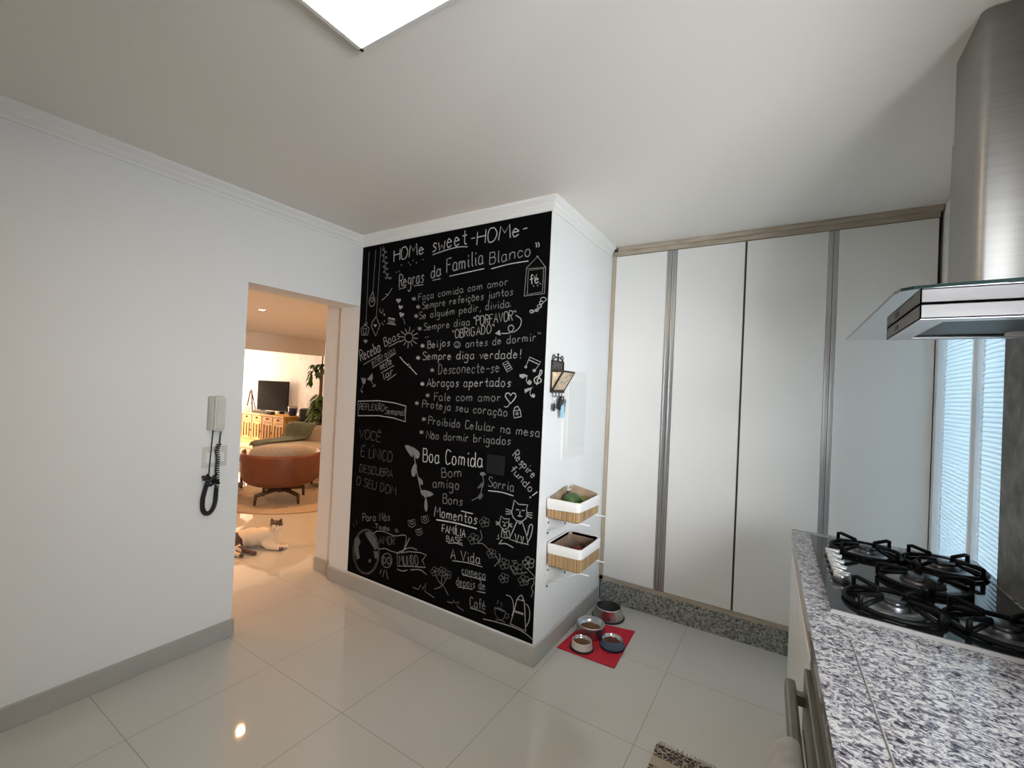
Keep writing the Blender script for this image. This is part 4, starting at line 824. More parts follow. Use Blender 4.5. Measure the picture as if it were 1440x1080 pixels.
basket(WX+.010,.090,1.770,.388,.520,.645,'lower bamboo basket with white liner holding red produce',.052,.003)
for nm,(x,y,z),r_,sc,col,lab in (('avocado',(1.648,.225,.868),.052,(1,1.15,.95),(.05,.10,.025),'dark green avocado heaped in the middle of the upper basket'),
    ('lime',(1.602,.135,.862),.038,(1,1.1,1),(.42,.44,.06),'yellow-green lime in the upper basket corner nearest the chalkboard'),
    ('lime',(1.705,.165,.864),.036,(1,1.1,1),(.30,.38,.05),'yellow-green lime in front of the avocado at the basket rim'),
    ('mango',(1.675,.30,.86),.045,(.9,1.25,.9),(.16,.20,.04),'green mango at the wardrobe end of the upper basket'),
    ('tomato',(1.665,.30,.572),.036,(1,1,.9),(.35,.02,.015),'red tomato in the middle of the lower basket'),
    ('tomato',(1.70,.235,.568),.032,(1,1,.9),(.30,.03,.02),'red tomato by the front rim of the lower basket')):
    t=MB(); t.sph((0,0,0),r_,sc); o=t.build(nm,pm(nm+lab[:9],col,.4,noise=.25,scale=30),None); o.location=(x,y,z); tag(o,lab,'fruit')
    if nm!='tomato': o.location.z=.800+r_*sc[2]+(.018 if nm=='avocado' else .006)
    else: o.location.z=.528+r_*sc[2]
WIRE=pm('white_wire',(.78,.78,.78),.4)
def bracket(y,zt,zb,label):
    r=thing('wire_bracket',label,'bracket',(WX,y,zb))
    w=MB(); w.tube([(WX+.004,y,zb),(WX+.004,y,zt)],.0035,6); w.tube([(WX+.004,y,zt),(WX+.255,y,zt)],.0035,6); w.tube([(WX+.004,y,zb+.02),(WX+.20,y,zt)],.003,6); w.build('wire_frame',WIRE,r,True)
    w=MB()
    for z in (zb+.008,zt-.03): w.cyl((0,0,0),.006,.004,10); bmesh.ops.transform(w.b,matrix=Matrix.Translation((WX+.006,y,z))@Matrix.Rotation(PI/2,4,'Y'),verts=[v for v in w.b.verts if v.co.length<.02])
    w.build('screw',pm('dark_screw',(.12,.12,.12),.4,.8),r,True)
bracket(.10,.786,.69,'white wire bracket under the upper basket at the chalkboard side'); bracket(.33,.786,.69,'white wire bracket under the upper basket at the wardrobe side')
bracket(.12,.514,.385,'white wire bracket under the lower basket at the chalkboard side'); bracket(.355,.514,.385,'white wire bracket under the lower basket at the wardrobe side')
# ------------------------------------------------------------------ pet corner
def matmat():
    m=pm('red_woven_mat',(.52,.008,.03),.7); t=m.node_tree; b=t.nodes['Principled BSDF']; tc=nd(t,'ShaderNodeTexCoord')
    wv=nd(t,'ShaderNodeTexWave'); wv.inputs['Scale'].default_value=28; wv.bands_direction='X'; wv2=nd(t,'ShaderNodeTexWave'); wv2.inputs['Scale'].default_value=28; wv2.bands_direction='Y'
    a=nd(t,'ShaderNodeMath',operation='MULTIPLY'); t.links.new(tc.outputs['Object'],wv.inputs[0]); t.links.new(tc.outputs['Object'],wv2.inputs[0]); t.links.new(wv.outputs[1],a.inputs[0]); t.links.new(wv2.outputs[1],a.inputs[1])
    r=nd(t,'ShaderNodeValToRGB'); r.color_ramp.elements[0].color=(.50,.005,.025,1); r.color_ramp.elements[1].color=(.84,.016,.06,1); t.links.new(a.outputs[0],r.inputs[0]); t.links.new(r.outputs[0],b.inputs['Base Color'])
    bp=nd(t,'ShaderNodeBump'); bp.inputs['Distance'].default_value=.002; t.links.new(a.outputs[0],bp.inputs['Height']); t.links.new(bp.outputs[0],b.inputs['Normal']); return m
w=MB(); q=[(1.587,.236),(1.929,.246),(1.910,.690),(1.614,.622)]
V=[(x,y,.0005) for x,y in q]+[(x,y,.005) for x,y in q]
w._add([Vector(v) for v in V],[(0,1,2,3),(4,5,6,7),(0,1,5,4),(1,2,6,5),(2,3,7,6),(3,0,4,7)]); tag(w.build('feeding_mat',matmat()),'red woven feeding mat on the tiles beside the short wall','mat')
KIB=[pm('kibble_%d'%i,c,.8) for i,c in enumerate(((.16,.075,.03),(.11,.045,.02),(.20,.10,.045)))]
def kibble(x,y,z,r,n,label,k,heap=.02):
    w=MB()
    w.lathe([(0,heap),(r*.6,heap*.6),(r,0)],(x,y,z),20)
    for i in range(n):
        a=random.uniform(0,2*PI); d=r*math.sqrt(random.random())*.95
        w.sph((x+d*math.cos(a),y+d*math.sin(a),z+heap*(1-(d/r)**1.5)),random.uniform(.0045,.0065),(1,1,.7),6,4)
    tag(w.build('dry_cat_food',KIB[k]),label,'pet food',kind='stuff')
STB=pm('bowl_steel',(.66,.65,.63),.22,1)
def pet_bowl(x,y,z,prof,name_mat,label,ring=None,inner=None,k=1):
    prof=[(a*k,b*k) for a,b in prof]; ring=ring and [(a*k,b*k) for a,b in ring]; inner=inner and [(a*k,b*k) for a,b in inner]
    r=thing('pet_bowl',label,'bowl',(x,y,z)); w=MB(); w.lathe(prof,(x,y,z),32); w.build('shell',name_mat,r,True)
    if inner: w=MB(); w.lathe(inner,(x,y,z),32); w.build('inner_bowl',STB,r,True)
    if ring: w=MB(); w.lathe(ring,(x,y,z),32); w.build('rubber_ring',ring_mat,r,True)
ring_mat=BLACK; MZ=.005
pet_bowl(1.708,.318,MZ,[(.080,.002),(.078,.012),(.069,.050),(.070,.056),(.066,.057)],pm('white_enamel',(.72,.68,.62),.3),'small cream bowl of kibble on the red mat nearest the chalkboard corner',[(.074,0),(.088,0),(.089,.009),(.080,.013),(.074,.010)],[(.066,.057),(.062,.05),(.054,.016),(0,.014)],.80)
ring_mat=pm('navy_rubber',(.01,.015,.05),.5)
pet_bowl(1.848,.440,MZ,[(.088,.002),(.086,.014),(.073,.048),(.075,.054),(.070,.056)],pm('slate_blue_enamel',(.09,.15,.24),.25),'small slate blue bowl of kibble on the red mat',[(.080,0),(.090,0),(.091,.010),(.087,.015),(.080,.012)],[(.070,.056),(.066,.05),(.056,.016),(0,.014)],.82)
pet_bowl(1.692,.490,MZ,[(.080,0),(.086,.004),(.084,.062),(.085,.068),(.081,.070),(.080,.064),(.070,.02),(0,.018)],pm('satin_aluminium_bowl',(.60,.60,.61),.30,1),'large straight-sided aluminium bowl of kibble on the red mat')
ring_mat=BLACK
pet_bowl(1.705,.768,0,[(.120,.002),(.118,.016),(.094,.076),(.096,.081),(.090,.083)],STB,'large steel bowl with black inside on the tiles at the wardrobe plinth',[(.108,0),(.124,0),(.126,.009),(.118,.014),(.108,.012)],None,.86)
w=MB(); w.lathe([(.0774,.0714),(.074,.064),(.065,.022),(0,.019)],(1.705,.768,0),32); o=w.build('dark_inner_bowl',BLACK,[x for x in COL.objects if x.name.startswith('pet_bowl') and abs(x.location.y-.768)<.001][0],True)
kibble(1.708,.318,MZ+.027,.044,130,'brown kibble in the small cream bowl',0,.012); kibble(1.848,.440,MZ+.027,.047,130,'brown kibble in the small slate blue bowl',1,.012); kibble(1.692,.490,MZ+.032,.066,180,'brown kibble heaped in the large aluminium bowl',2,.022)
# ------------------------------------------------------------------ counter run (turned two degrees like the real wall)
TH=math.radians(2.18); OX=2.728
def cw(d,y): return (OX+d*math.cos(TH)-y*math.sin(TH), d*math.sin(TH)+y*math.cos(TH))
ct=thing('worktop','speckled white and grey granite worktop with a recessed front field','worktop',(3.0,-.9,.86))
yA=.335; f0=cw(0,yA); f1=cw(0,-3.1)
bx=RX-.0015
w=MB()
def slab(P,z0,z1):
    n=len(P); w._add([Vector((x,y,z0)) for x,y in P]+[Vector((x,y,z1)) for x,y in P],[tuple(range(n)),tuple(range(n,2*n))]+[(i,(i+1)%n,n+(i+1)%n,n+i) for i in range(n)])
g0=cw(.085,-.70); g1=cw(.095,-3.1); zr=.9
slab([f0,(f0[0]+.01,yA+.012),(bx,yA+.012),(bx,.02),cw(.0,.02)],.86,.90)
slab([cw(0,.02),(bx,.02),(bx,g0[1]),g0,cw(0,-.70)],.86,.90)
slab([cw(0,-.70),g0,g1,f1],.86,.90)
slab([g0,(bx,g0[1]),(bx,-3.1),g1],.86,zr)
w.build('slab',GRANITE,ct,True)
w=MB(); P=[Vector((*cw(.085,-3.05),.9)),Vector((*cw(.085,-.72),.9)),Vector((*cw(.095,-.705),.9)),Vector((bx-.03,g0[1]-.003,.9))]; w.tube(P,.0022,8); w.build('raised_lip',pm('lip_highlight_granite',(.24,.235,.23),.3,noise=.25,scale=70),ct,True)  # lip has its own paler colour, a highlight painted in
CABW=pm('white_cabinet_panel',(.72,.72,.70),.4); KB=WOOD
lc=thing('base_cabinet','white base cabinet at the wardrobe end of the worktop','cabinet',(OX,0,0),TH)
w=MB(); w.box(.022,-.69,.10,.555,.325,.858); w.build('carcass',LAMIN,lc)
w=MB(); w.box(.06,-.69,0,.555,.325,.10); w.build('plinth',GRANITE2,lc)
for a,b in ((-.687,-.18),(-.176,.322)): MB().box(.004,a,.105,.022,b,.800,bev=.0015,seg=1).build('door',CABW,lc)
MB().box(.006,-.69,.803,.022,.325,.858).build('handle_rail',WOODH,lc)
OS=-.695
ov=thing('built_in_oven','stainless built-in oven under the worktop near the camera','oven',(OX,0,0),TH)
w=MB(); w.box(.02,-1.26,.15,.555,OS,.858); w.build('body',ALUD,ov); w=MB(); w.box(.06,-1.26,0,.555,OS,.148); w.build('plinth',GRANITE2,ov)
MB().box(.003,-1.255,.80,.020,OS-.005,.852,bev=.002).build('control_panel',pm('olive_steel',(.20,.195,.165),.4,.8),ov)
d=MB().box(-.010,-1.255,.18,.020,OS-.005,.79,bev=.003).build('door',MC['olive_steel'],ov)
MB().box(-.012,-1.20,.25,-.009,OS-.06,.66).build('door_glass',GLASSB,d)
h=MB(); h.box(-.053,-1.24,.712,-.028,OS-.012,.757,bev=.007); h.box(-.035,-1.21,.722,-.008,-1.185,.747); h.box(-.035,OS-.07,.722,-.008,OS-.045,.747); h.build('handle',MC['olive_steel'],d)
c2=thing('base_cabinet','wood framed base cabinet beyond the oven under the worktop','cabinet',(OX,0,0),TH)
w=MB(); w.box(.022,-3.0,.10,.50,-1.265,.858); w.build('carcass',LAMIN,c2); MB().box(.004,-3.0,.105,.022,-1.268,.80).build('door',CABW,c2); MB().box(.006,-3.0,.803,.022,-1.265,.858).build('handle_rail',WOODH,c2); w=MB(); w.box(.06,-3.0,0,.5,-1.265,.10); w.build('plinth',GRANITE2,c2)
# dish towel over the oven handle
w=MB(); N=14; rows=[]
sect=[(-.088,.36),(-.098,.48),(-.103,.60),(-.100,.68),(-.084,.740),(-.060,.768),(-.036,.768),(-.024,.74),(-.022,.60),(-.021,.46)]
for i,(x,z) in enumerate(sect):
    for k in range(N+1):
        t=k/N; y=-1.22+.25*t; fold=.007*math.sin(t*PI*4.3)+.012*math.sin(t*PI); fx=x-(fold*min(1,(abs(z-.72))*3+.25) if i<5 else 0)
        rows.append(Vector((fx,y,z+(.004*math.sin(t*7) if i in (0,9) else 0))))
w._add(rows,[(i*(N+1)+k,i*(N+1)+k+1,(i+1)*(N+1)+k+1,(i+1)*(N+1)+k) for i in range(len(sect)-1) for k in range(N)],True)
tw=w.build('dish_towel',pm('towel_cotton',(.30,.305,.305),.95,noise=.12,scale=25,sheen=.3,bump=.4,bscale=300)); tw.location=(OX,0,0); tw.rotation_euler=(0,0,TH); tag(tw,'pale grey dish towel hanging over the oven door handle','towel')
finish(tw,[('SOLIDIFY',dict(thickness=.004,offset=0)),('SUBSURF',dict(levels=1))])
# runner rug corner
def rugmat():
    m=pm('woven_runner',(.4,.34,.27),.95); t=m.node_tree; b=t.nodes['Principled BSDF']; tc=nd(t,'ShaderNodeTexCoord'); sp_=nd(t,'ShaderNodeSeparateXYZ'); t.links.new(tc.outputs['Object'],sp_.inputs[0])
    mp=nd(t,'ShaderNodeMapping'); mp.inputs['Scale'].default_value=(1,1.6,1); mp.inputs['Rotation'].default_value=(0,0,.5); t.links.new(tc.outputs['Object'],mp.inputs[0])
    v=nd(t,'ShaderNodeTexVoronoi',feature='DISTANCE_TO_EDGE'); v.inputs['Scale'].default_value=42; t.links.new(mp.outputs[0],v.inputs['Vector'])
    r=nd(t,'ShaderNodeValToRGB'); r.color_ramp.interpolation='CONSTANT'; r.color_ramp.elements[0].color=(.40,.34,.27,1); r.color_ramp.elements[1].color=(.045,.035,.035,1); r.color_ramp.elements[1].position=.07; t.links.new(v.outputs['Distance'],r.inputs[0])
    f=nd(t,'ShaderNodeMath',operation='MULTIPLY'); f.inputs[1].default_value=1/.125; t.links.new(sp_.outputs[1],f.inputs[0]); fr_=nd(t,'ShaderNodeMath',operation='FRACT'); t.links.new(f.outputs[0],fr_.inputs[0])
    g=nd(t,'ShaderNodeMath',operation='LESS_THAN'); g.inputs[1].default_value=.42; t.links.new(fr_.outputs[0],g.inputs[0])
    mx=nd(t,'ShaderNodeMix',data_type='RGBA'); t.links.new(g.outputs[0],mx.inputs[0]); t.links.new(r.outputs[0],mx.inputs[6]); mx.inputs[7].default_value=(.42,.36,.28,1); t.links.new(mx.outputs[2],b.inputs['Base Color']); return m
rg=thing('runner_rug','brown and cream patterned woven runner with fringe on the kitchen tiles','rug',(2.255,-.150,0))
w=MB(); w.box(0,-1.3,.001,.40,0,.007); w.build('weave',rugmat(),rg)
w=MB()
for k in range(40):
    x=.006+k*.0099; w.tube([(x,0,.004),(x+random.uniform(-.004,.004),.012,.004),(x+random.uniform(-.008,.008),.026,.002)],.0016,4)
w.build('fringe',pm('fringe_cotton',(.45,.39,.31),.95),rg,kind='stuff')
# ------------------------------------------------------------------ hob
hb=thing('gas_hob','black glass gas hob with five burners and steel knobs set in the worktop','hob',(3.05,-.14,.9))
def hq(s,t): # s 0..1 along front->back, t 0..1 far->near
    a=Vector((2.785,.268)); b=Vector((2.810,-.556)); c=Vector((3.294,.262)); d=Vector((3.304,-.586))
    return (a*(1-s)+c*s)*(1-t)+(b*(1-s)+d*s)*t
w=MB(); P=[hq(0,0),hq(1,0),hq(1,1),hq(0,1)]; cen=sum(P,Vector((0,0)))/4
n=4; w._add([Vector((p.x,p.y,.9003)) for p in P]+[Vector((p.x,p.y,.908)) for p in P],[(0,1,2,3),(4,5,6,7)]+[(i,(i+1)%4,4+(i+1)%4,4+i) for i in range(4)]); w.build('glass_top',GLASSB,hb,True)
w=MB(); 
for i in range(4):
    a,b=P[i],P[(i+1)%4]; na=a+(a-cen).normalized()*.006; nb=b+(b-cen).normalized()*.006; ia=a-(a-cen).normalized()*.010; ib=b-(b-cen).normalized()*.010
    V=[Vector((na.x,na.y,.9003)),Vector((nb.x,nb.y,.9003)),Vector((b.x,b.y,.9095)),Vector((a.x,a.y,.9095)),Vector((ib.x,ib.y,.9085)),Vector((ia.x,ia.y,.9085))]
    if i in (2,): w._add(V,[(0,1,2,3),(3,2,4,5)])
w.build('steel_trim',STEELB,hb,True)
for k in range(5):
    p=hq(.105,.345+k*.079)
    o=MB(); o.lathe([(.025,0),(.0255,.004),(.022,.006)],(p.x,p.y,.908),20); kn=o.build('knob_base',BLACK,hb,True)
    o=MB(); o.lathe([(.0,.006),(.0225,.006),(.0215,.020),(.019,.024),(0,.024)],(p.x,p.y,.908),20); o.box(p.x-.023,p.y-.005,.928,p.x+.023,p.y+.005,.939,bev=.002); o.build('knob',pm('satin_knob',(.62,.62,.62),.32,.9),hb,True)
def burner(x,y,R,rot,ro):
    o=MB(); o.lathe([(R*1.75,0),(R*1.72,.003),(R*1.25,.005),(R*.95,.003)],(x,y,.908),28); b=o.build('burner_bowl',pm('burner_bowl_steel',(.33,.34,.35),.3,.9),hb,True)
    o=MB(); o.lathe([(R*.92,.002),(R*.92,.014),(R*.8,.018),(0,.018)],(x,y,.908),28); o.build('burner_head',pm('burner_alloy',(.12,.12,.13),.35,.9),b,True)
    o=MB(); o.lathe([(R*.80,.018),(R*.80,.024),(R*.74,.0265),(0,.027)],(x,y,.908),28); o.build('burner_cap',pm('enamel_cap',(.016,.017,.02),.25,spec=.6),b,True)
    g=MB(); H0=.042
    for k in range(4):
        a=rot+k*PI/2; u=Vector((math.cos(a),math.sin(a),0)); c=Vector((x,y,.908))
        g.tube([c+u*ro+Vector((0,0,.004)),c+u*ro+Vector((0,0,H0)),c+u*(ro-.012)+Vector((0,0,H0+.002)),c+u*(ro*.36)+Vector((0,0,H0-.004)),c+u*(ro*.34)+Vector((0,0,H0-.012)),c+u*(ro-.006)+Vector((0,0,.013))],.0068,6)
    sq=[Vector((x,y,.920))+Vector((math.cos(rot+k*PI/2),math.sin(rot+k*PI/2),0))*ro for k in range(4)]
    P_=[]
    for k in range(4):
        a,b_=sq[k],sq[(k+1)%4]; m_=(a+b_)/2; inn=(Vector((x,y,.920))-m_)*.12
        pass
    g.tube([Vector((x+ro*.96*math.cos(t),y+ro*.96*math.sin(t),.917)) for t in [q*PI/14 for q in range(28)]],.0075,6,True); g.build('grate',IRON,hb,True)
for x,y,R,rot,ro in ((2.965,.130,.040,.78,.118),(3.190,.120,.048,.78,.118),(3.085,-.135,.062,.0,.118),(2.965,-.425,.042,.78,.120),(3.188,-.425,.046,.78,.118)): burner(x,y,R,rot,ro)
# ------------------------------------------------------------------ cooker hood
hd=thing('cooker_hood','stainless chimney cooker hood with flat glass canopy above the hob','cooker hood',(3.13,-.42,1.70))
def bevbox(mb,x0,y0,z0,x1,y1,z1,r):
    P=[(x1,y0),(x1,y1)]+[(x0+r-r*math.cos(t),y1-r+r*math.sin(t)) for t in [PI/2-k*PI/12 for k in range(7)]]+[(x0+r-r*math.cos(t),y0+r-r*math.sin(t)) for t in [k*PI/12 for k in range(7)]]
    n=len(P); mb._add([Vector((x,y,z0)) for x,y in P]+[Vector((x,y,z1)) for x,y in P],[(i,(i+1)%n,n+(i+1)%n,n+i) for i in range(n)],True); mb._add([Vector((x,y,z0)) for x,y in P],[tuple(range(n))]); mb._add([Vector((x,y,z1)) for x,y in P],[tuple(range(n))])
w=MB(); bevbox(w,3.083,-.530,1.758,RX-.0205,-.280,2.30,.022); w.build('chimney',STEEL,hd,True)
w=MB(); bevbox(w,3.086,-.527,2.29,RX-.0205,-.283,H-.001,.022); w.build('upper_chimney',STEEL,hd,True)
HG=pm('hood_glass',(.80,.92,.88),.03,spec=.6); 
def archglass(m,tint,refl):
    t=m.node_tree; b=t.nodes['Principled BSDF']; tr=nd(t,'ShaderNodeBsdfTransparent'); tr.inputs[0].default_value=(*tint,1); gl=nd(t,'ShaderNodeBsdfGlossy'); gl.inputs['Roughness'].default_value=.02
    fr_=nd(t,'ShaderNodeFresnel'); fr_.inputs[0].default_value=1.5; mt=nd(t,'ShaderNodeMath',operation='MULTIPLY'); mt.inputs[1].default_value=refl; mt.use_clamp=True; t.links.new(fr_.outputs[0],mt.inputs[0])
    mx=nd(t,'ShaderNodeMixShader'); t.links.new(mt.outputs[0],mx.inputs[0]); t.links.new(tr.outputs[0],mx.inputs[1]); t.links.new(gl.outputs[0],mx.inputs[2]); t.links.new(mx.outputs[0],t.nodes['Material Output'].inputs[0])
archglass(HG,(.86,.95,.92),1.2); archglass(MC['clear_glass'],(.96,.98,.98),1.0)
w=MB(); zg=1.750; Pg=[(RX-.021,-.94),(RX-.021,.05),(2.868,.035),(2.880,-.84),(2.886,-.875),(2.905,-.893),(2.94,-.90)]
n=len(Pg); w._add([Vector((x,y,zg)) for x,y in Pg]+[Vector((x,y,zg+.007)) for x,y in Pg],[tuple(range(n)),tuple(range(n,2*n))]); w.build('glass_canopy',HG,hd,True)
w=MB(); w._add([Vector((x,y,zg)) for x,y in Pg]+[Vector((x,y,zg+.007)) for x,y in Pg],[(i,(i+1)%n,n+(i+1)%n,n+i) for i in range(n)]); w.build('glass_edge',pm('dark_glass_edge',(.01,.02,.018),.15),hd,True)
hx0,hy0,hy1,hz0,hz1=2.948,-.712,-.275,1.713,1.7495
w=MB()
w.box(hx0,hy0,hz0,hx0+.003,hy1,hz1); w.box(hx0,hy0,hz0,RX-.021,hy0+.003,hz1); w.box(hx0,hy1-.003,hz0,RX-.021,hy1,hz1); w.box(hx0,hy0,hz1-.003,RX-.021,hy1,hz1)
w.box(hx0,hy0,hz0,hx0+.055,hy1,hz0+.003); w.box(RX-.05,hy0,hz0,RX-.021,hy1,hz0+.003); w.box(hx0,hy0,hz0,RX-.021,hy0+.05,hz0+.003); w.box(hx0,hy1-.05,hz0,RX-.021,hy1,hz0+.003)
w.build('canopy_box',STEELB,hd,True)
w=MB(); zz=hz0-.0015; w.box(hx0+.001,hy0+.001,zz,hx0+.052,hy1-.001,hz0); w.box(hx0+.052,hy0+.001,zz,RX-.022,hy0+.048,hz0); w.box(hx0+.052,hy1-.048,zz,RX-.022,hy1-.001,hz0); w.build('underside_rim',pm('lit_underside_steel',(.62,.63,.65),.35,.5),hd,True)  # underside steel paler than the box, its lit look put into the colour
MB().box(hx0+.05,hy0+.045,hz0+.006,RX-.045,hy1-.045,hz0+.010).build('grease_filter',STEELD,hd,True)
MB().box(hx0-.002,-.455,1.724,hx0+.001,-.410,1.736,bev=.001).build('button_panel',BLACK,hd,True)
for y in (-.62,-.36): MB().cyl((3.22,y,hz0-.002),.028,.009,20).build('hood_lamp',pm('frosted_lamp',(.8,.8,.8),.4),hd,True)
# ------------------------------------------------------------------ living room
TAN=pm('tan_leather',(.125,.036,.013),.48,noise=.12,scale=9,bump=.2,bscale=120)
WALN=ramp_mat('dark_walnut',[(.3,(.045,.022,.012)),(.7,(.10,.05,.03))],14,.4,(1,1,6))
ac=thing('armchair','tan leather tub armchair seen from behind, on a dark wooden star base','armchair',(-2.517,.97,.006),math.atan2(-.51,.86))
# local +x points to the camera (back of the chair)
w=MB(); R=.42; rows=[]; A=110; NA=28
for z,rr in ((.225,.28),(.230,.35),(.255,.395),(.32,.42),(.44,.43),(.56,.435),(.592,.43),(.598,.418),(.58,.405),(.46,.39),(.36,.37),(.33,.34)):
    for k in range(NA+1):
        a=math.radians(-A+2*A*k/NA); e=abs(k/NA*2-1); fl=.02*e**2; bot=(.05*e**2 if z<.3 else 0)
        rows.append(Vector((rr*math.cos(a),rr*math.sin(a)*1.02,z+fl*(z>.5)+bot)))
n=NA+1; NR=12
w._add(rows,[(i*n+k,i*n+k+1,(i+1)*n+k+1,(i+1)*n+k) for i in range(NR-1) for k in range(NA)]+[tuple(i*n for i in range(NR)),tuple(i*n+NA for i in range(NR))],True)
w.build('shell',TAN,ac)
w=MB(); w.lathe([(0,.218),(.31,.22),(.37,.245),(.35,.29),(0,.29)],(0,0,0),28); w.build('seat_pan',TAN,ac)
GREYC=pm('grey_boucle',(.33,.30,.265),.95,noise=.12,scale=40,bump=.5,bscale=160,sheen=.3)
w=MB(); w.box(-.38,-.29,.285,.25,.29,.45,bev=.05,seg=4); w.build('seat_cushion',GREYC,ac)
def pillow(w,fn,p=4,u=32,v=20):
    t=bmesh.new(); bmesh.ops.create_uvsphere(t,u_segments=u,v_segments=v,radius=1)
    for q in t.verts:
        n=q.co.normalized(); k=(abs(n.x)**p+abs(n.y)**p+abs(n.z)**p)**(-1/p); q.co=Vector(fn(n*k))
    w.merge(t,True)
w=MB(); pillow(w,lambda q:(.265+q.x*.075-1.0*(q.y*.35)**2,q.y*.35,.56+q.z*.155-.02*q.y*q.y))
w.build('back_cushion',GREYC,ac)
w=MB()
for k in range(4):
    a=math.radians(36.0+90*k); w.tube([(0,0,.155),(.17*math.cos(a),.17*math.sin(a),.135),(.315*math.cos(a),.315*math.sin(a),.112)],[.030,.026,.022],8)
w.cyl((0,0,.11),.045,.14,16); w.build('star_base',WALN,ac)
for k in range(4):
    a=math.radians(36.0+90*k); c=Vector((.315*math.cos(a),.315*math.sin(a),0)); MB().tube([c*1.03+Vector((0,0,.008)),c+Vector((0,0,.125))],[.014,.02],8).build('leg',WALN,ac)
rg2=thing('round_rug','round beige rug under the tan armchair','rug',(-2.66,1.28,0))
MB().lathe([(0,.001),(.90,.001),(.90,.006),(0,.006)],(0,0,0),72,False).build('pile',pm('beige_rug',(.40,.32,.235),.95,noise=.18,scale=60,bump=.5,bscale=200),rg2)
MB().lathe([(.878,.0062),(.901,.0055),(.903,.001)],(0,0,0),72).build('binding',pm('brown_binding',(.16,.11,.07),.9),rg2)
# side table at the wall edge
stb=thing('side_table','dark side table half hidden behind the kitchen wall edge','side table',(-3.42,.80,.0065))
w=MB(); w.lathe([(0,.40),(.21,.40),(.22,.41),(.22,.425),(0,.425)],(0,0,0),28); w.build('table_top',WALN,stb)
for k in range(3):
    a=2*PI*k/3-.35; MB().tube([(.19*math.cos(a),.19*math.sin(a),.004),(.16*math.cos(a),.16*math.sin(a),.40)],[.016,.02],8).build('leg',WALN,stb)
MB().lathe([(0,.06),(.17,.06),(.17,.085),(0,.085)],(0,0,0),24).build('lower_shelf',WALN,stb)
# sofa with throw
SOFA=pm('cream_sofa_fabric',(.62,.54,.44),.9,noise=.06,scale=40,bump=.3,bscale=150)
sf=thing('sofa','cream sofa with a rounded end behind the tan armchair','sofa',(-4.0,2.30,0),math.radians(14))
def softbox(x0,y0,z0,x1,y1,z1,r,lv=3):
    w=MB(); w.box(x0,y0,z0,x1,y1,z1,bev=r,seg=5); return w
softbox(-.72,-.02,.10,1.3,.46,.30,.04).build('base',SOFA,sf)
softbox(-.86,.30,.28,1.3,.56,.70,.10).build('backrest',SOFA,sf)
softbox(-.78,-.42,.20,1.3,.34,.435,.07).build('seat_cushion',SOFA,sf)
for x,y in ((-.65,-.3),(.9,-.3),(-.8,.45),(1.2,.45)): MB().cyl((x,y,0),.025,.22,10).build('leg',WALN,sf)
THR=pm('sage_green_throw',(.21,.235,.17),.95,noise=.15,scale=30,bump=.5,bscale=120)
w=MB(); secs=[(.585,.55),(.575,.64),(.545,.70),(.46,.715),(.37,.710),(.30,.67),(.288,.58),(.285,.50),(.24,.452),(.05,.447),(-.20,.447),(-.395,.445),(-.435,.42),(-.44,.38)]
NX=14; V=[]
for i,(y,z) in enumerate(secs):
    for k in range(NX+1):
        t=k/NX; f=i/(len(secs)-1); xl=-.80+.02*f; xr=-.20-.55*max(0,f-.45)*1.2
        V.append(Vector((xl+(xr-xl)*t,y-.006*math.sin(t*19+i),z+.006*math.sin(t*17+i*1.3)+.004)))
w._add(V,[(i*(NX+1)+k,i*(NX+1)+k+1,(i+1)*(NX+1)+k+1,(i+1)*(NX+1)+k) for i in range(len(secs)-1) for k in range(NX)],True)
th=w.build('throw_blanket',THR); th.location=(-4.0,2.30,0); th.rotation_euler=(0,0,math.radians(14)); tag(th,'sage green throw draped over the cream sofa back and seat','blanket'); finish(th,[('SOLIDIFY',dict(thickness=.012,offset=1)),('SUBSURF',dict(levels=1))])
cu=softbox(-.17,-.05,-.13,.17,.05,.13,.045).build('throw_cushion',pm('dark_red_cushion',(.30,.02,.02),.9)); cu.location=(-3.42,2.56,.57); cu.rotation_euler=(-.25,.0,math.radians(14)); tag(cu,'dark red cushion on the cream sofa at the doorway jamb','cushion')
# low shelf with plant beside the jamb
ls=thing('low_shelf','low shelf with stacked boards beside the armchair at the jamb','shelf',(-2.78,1.74,.0065),.35)
for z in (.10,.24,.38): MB().box(-.30,-.14,z,.30,.14,z+.03,bev=.004).build('shelf_board',ramp_mat('tan_board',[(.3,(.34,.22,.14)),(.7,(.5,.36,.25))],8,.5,(1,6,1)),ls)
for x,y in ((-.27,-.11),(.27,-.11),(-.27,.11),(.27,.11)): MB().box(x-.012,y-.012,0,x+.012,y+.012,.40).build('leg',BLACK,ls)
LEAFM=pm('dark_green_leaf',(.045,.115,.02),.5,noise=.35,scale=8); LEAF2=pm('light_green_leaf',(.12,.20,.035),.5,noise=.4,scale=6)
def leaf(mb,c,d,L,wd,droop=.3):
    d=Vector(d).normalized(); s=d.cross(Vector((0,0,1))); 
    if s.length<.05: s=Vector((1,0,0))
    s.normalize(); up=s.cross(d); P=[]
    for t,wf in ((0,.08),(.2,.7),(.45,1),(.75,.62),(1,.02)):
        m_=Vector(c)+d*L*t-Vector((0,0,droop*L*t*t)); P.append((m_-s*wd*wf/2+up*.006*wf, m_-Vector((0,0,.002)), m_+s*wd*wf/2+up*.006*wf))
    V=[p for q in P for p in q]; mb._add(V,[(i*3+k,i*3+k+1,(i+1)*3+k+1,(i+1)*3+k) for i in range(4) for k in range(2)],True)
sp_=thing('small_plant','small green potted plant on the low shelf by the jamb','plant',(-2.72,1.66,.4165))
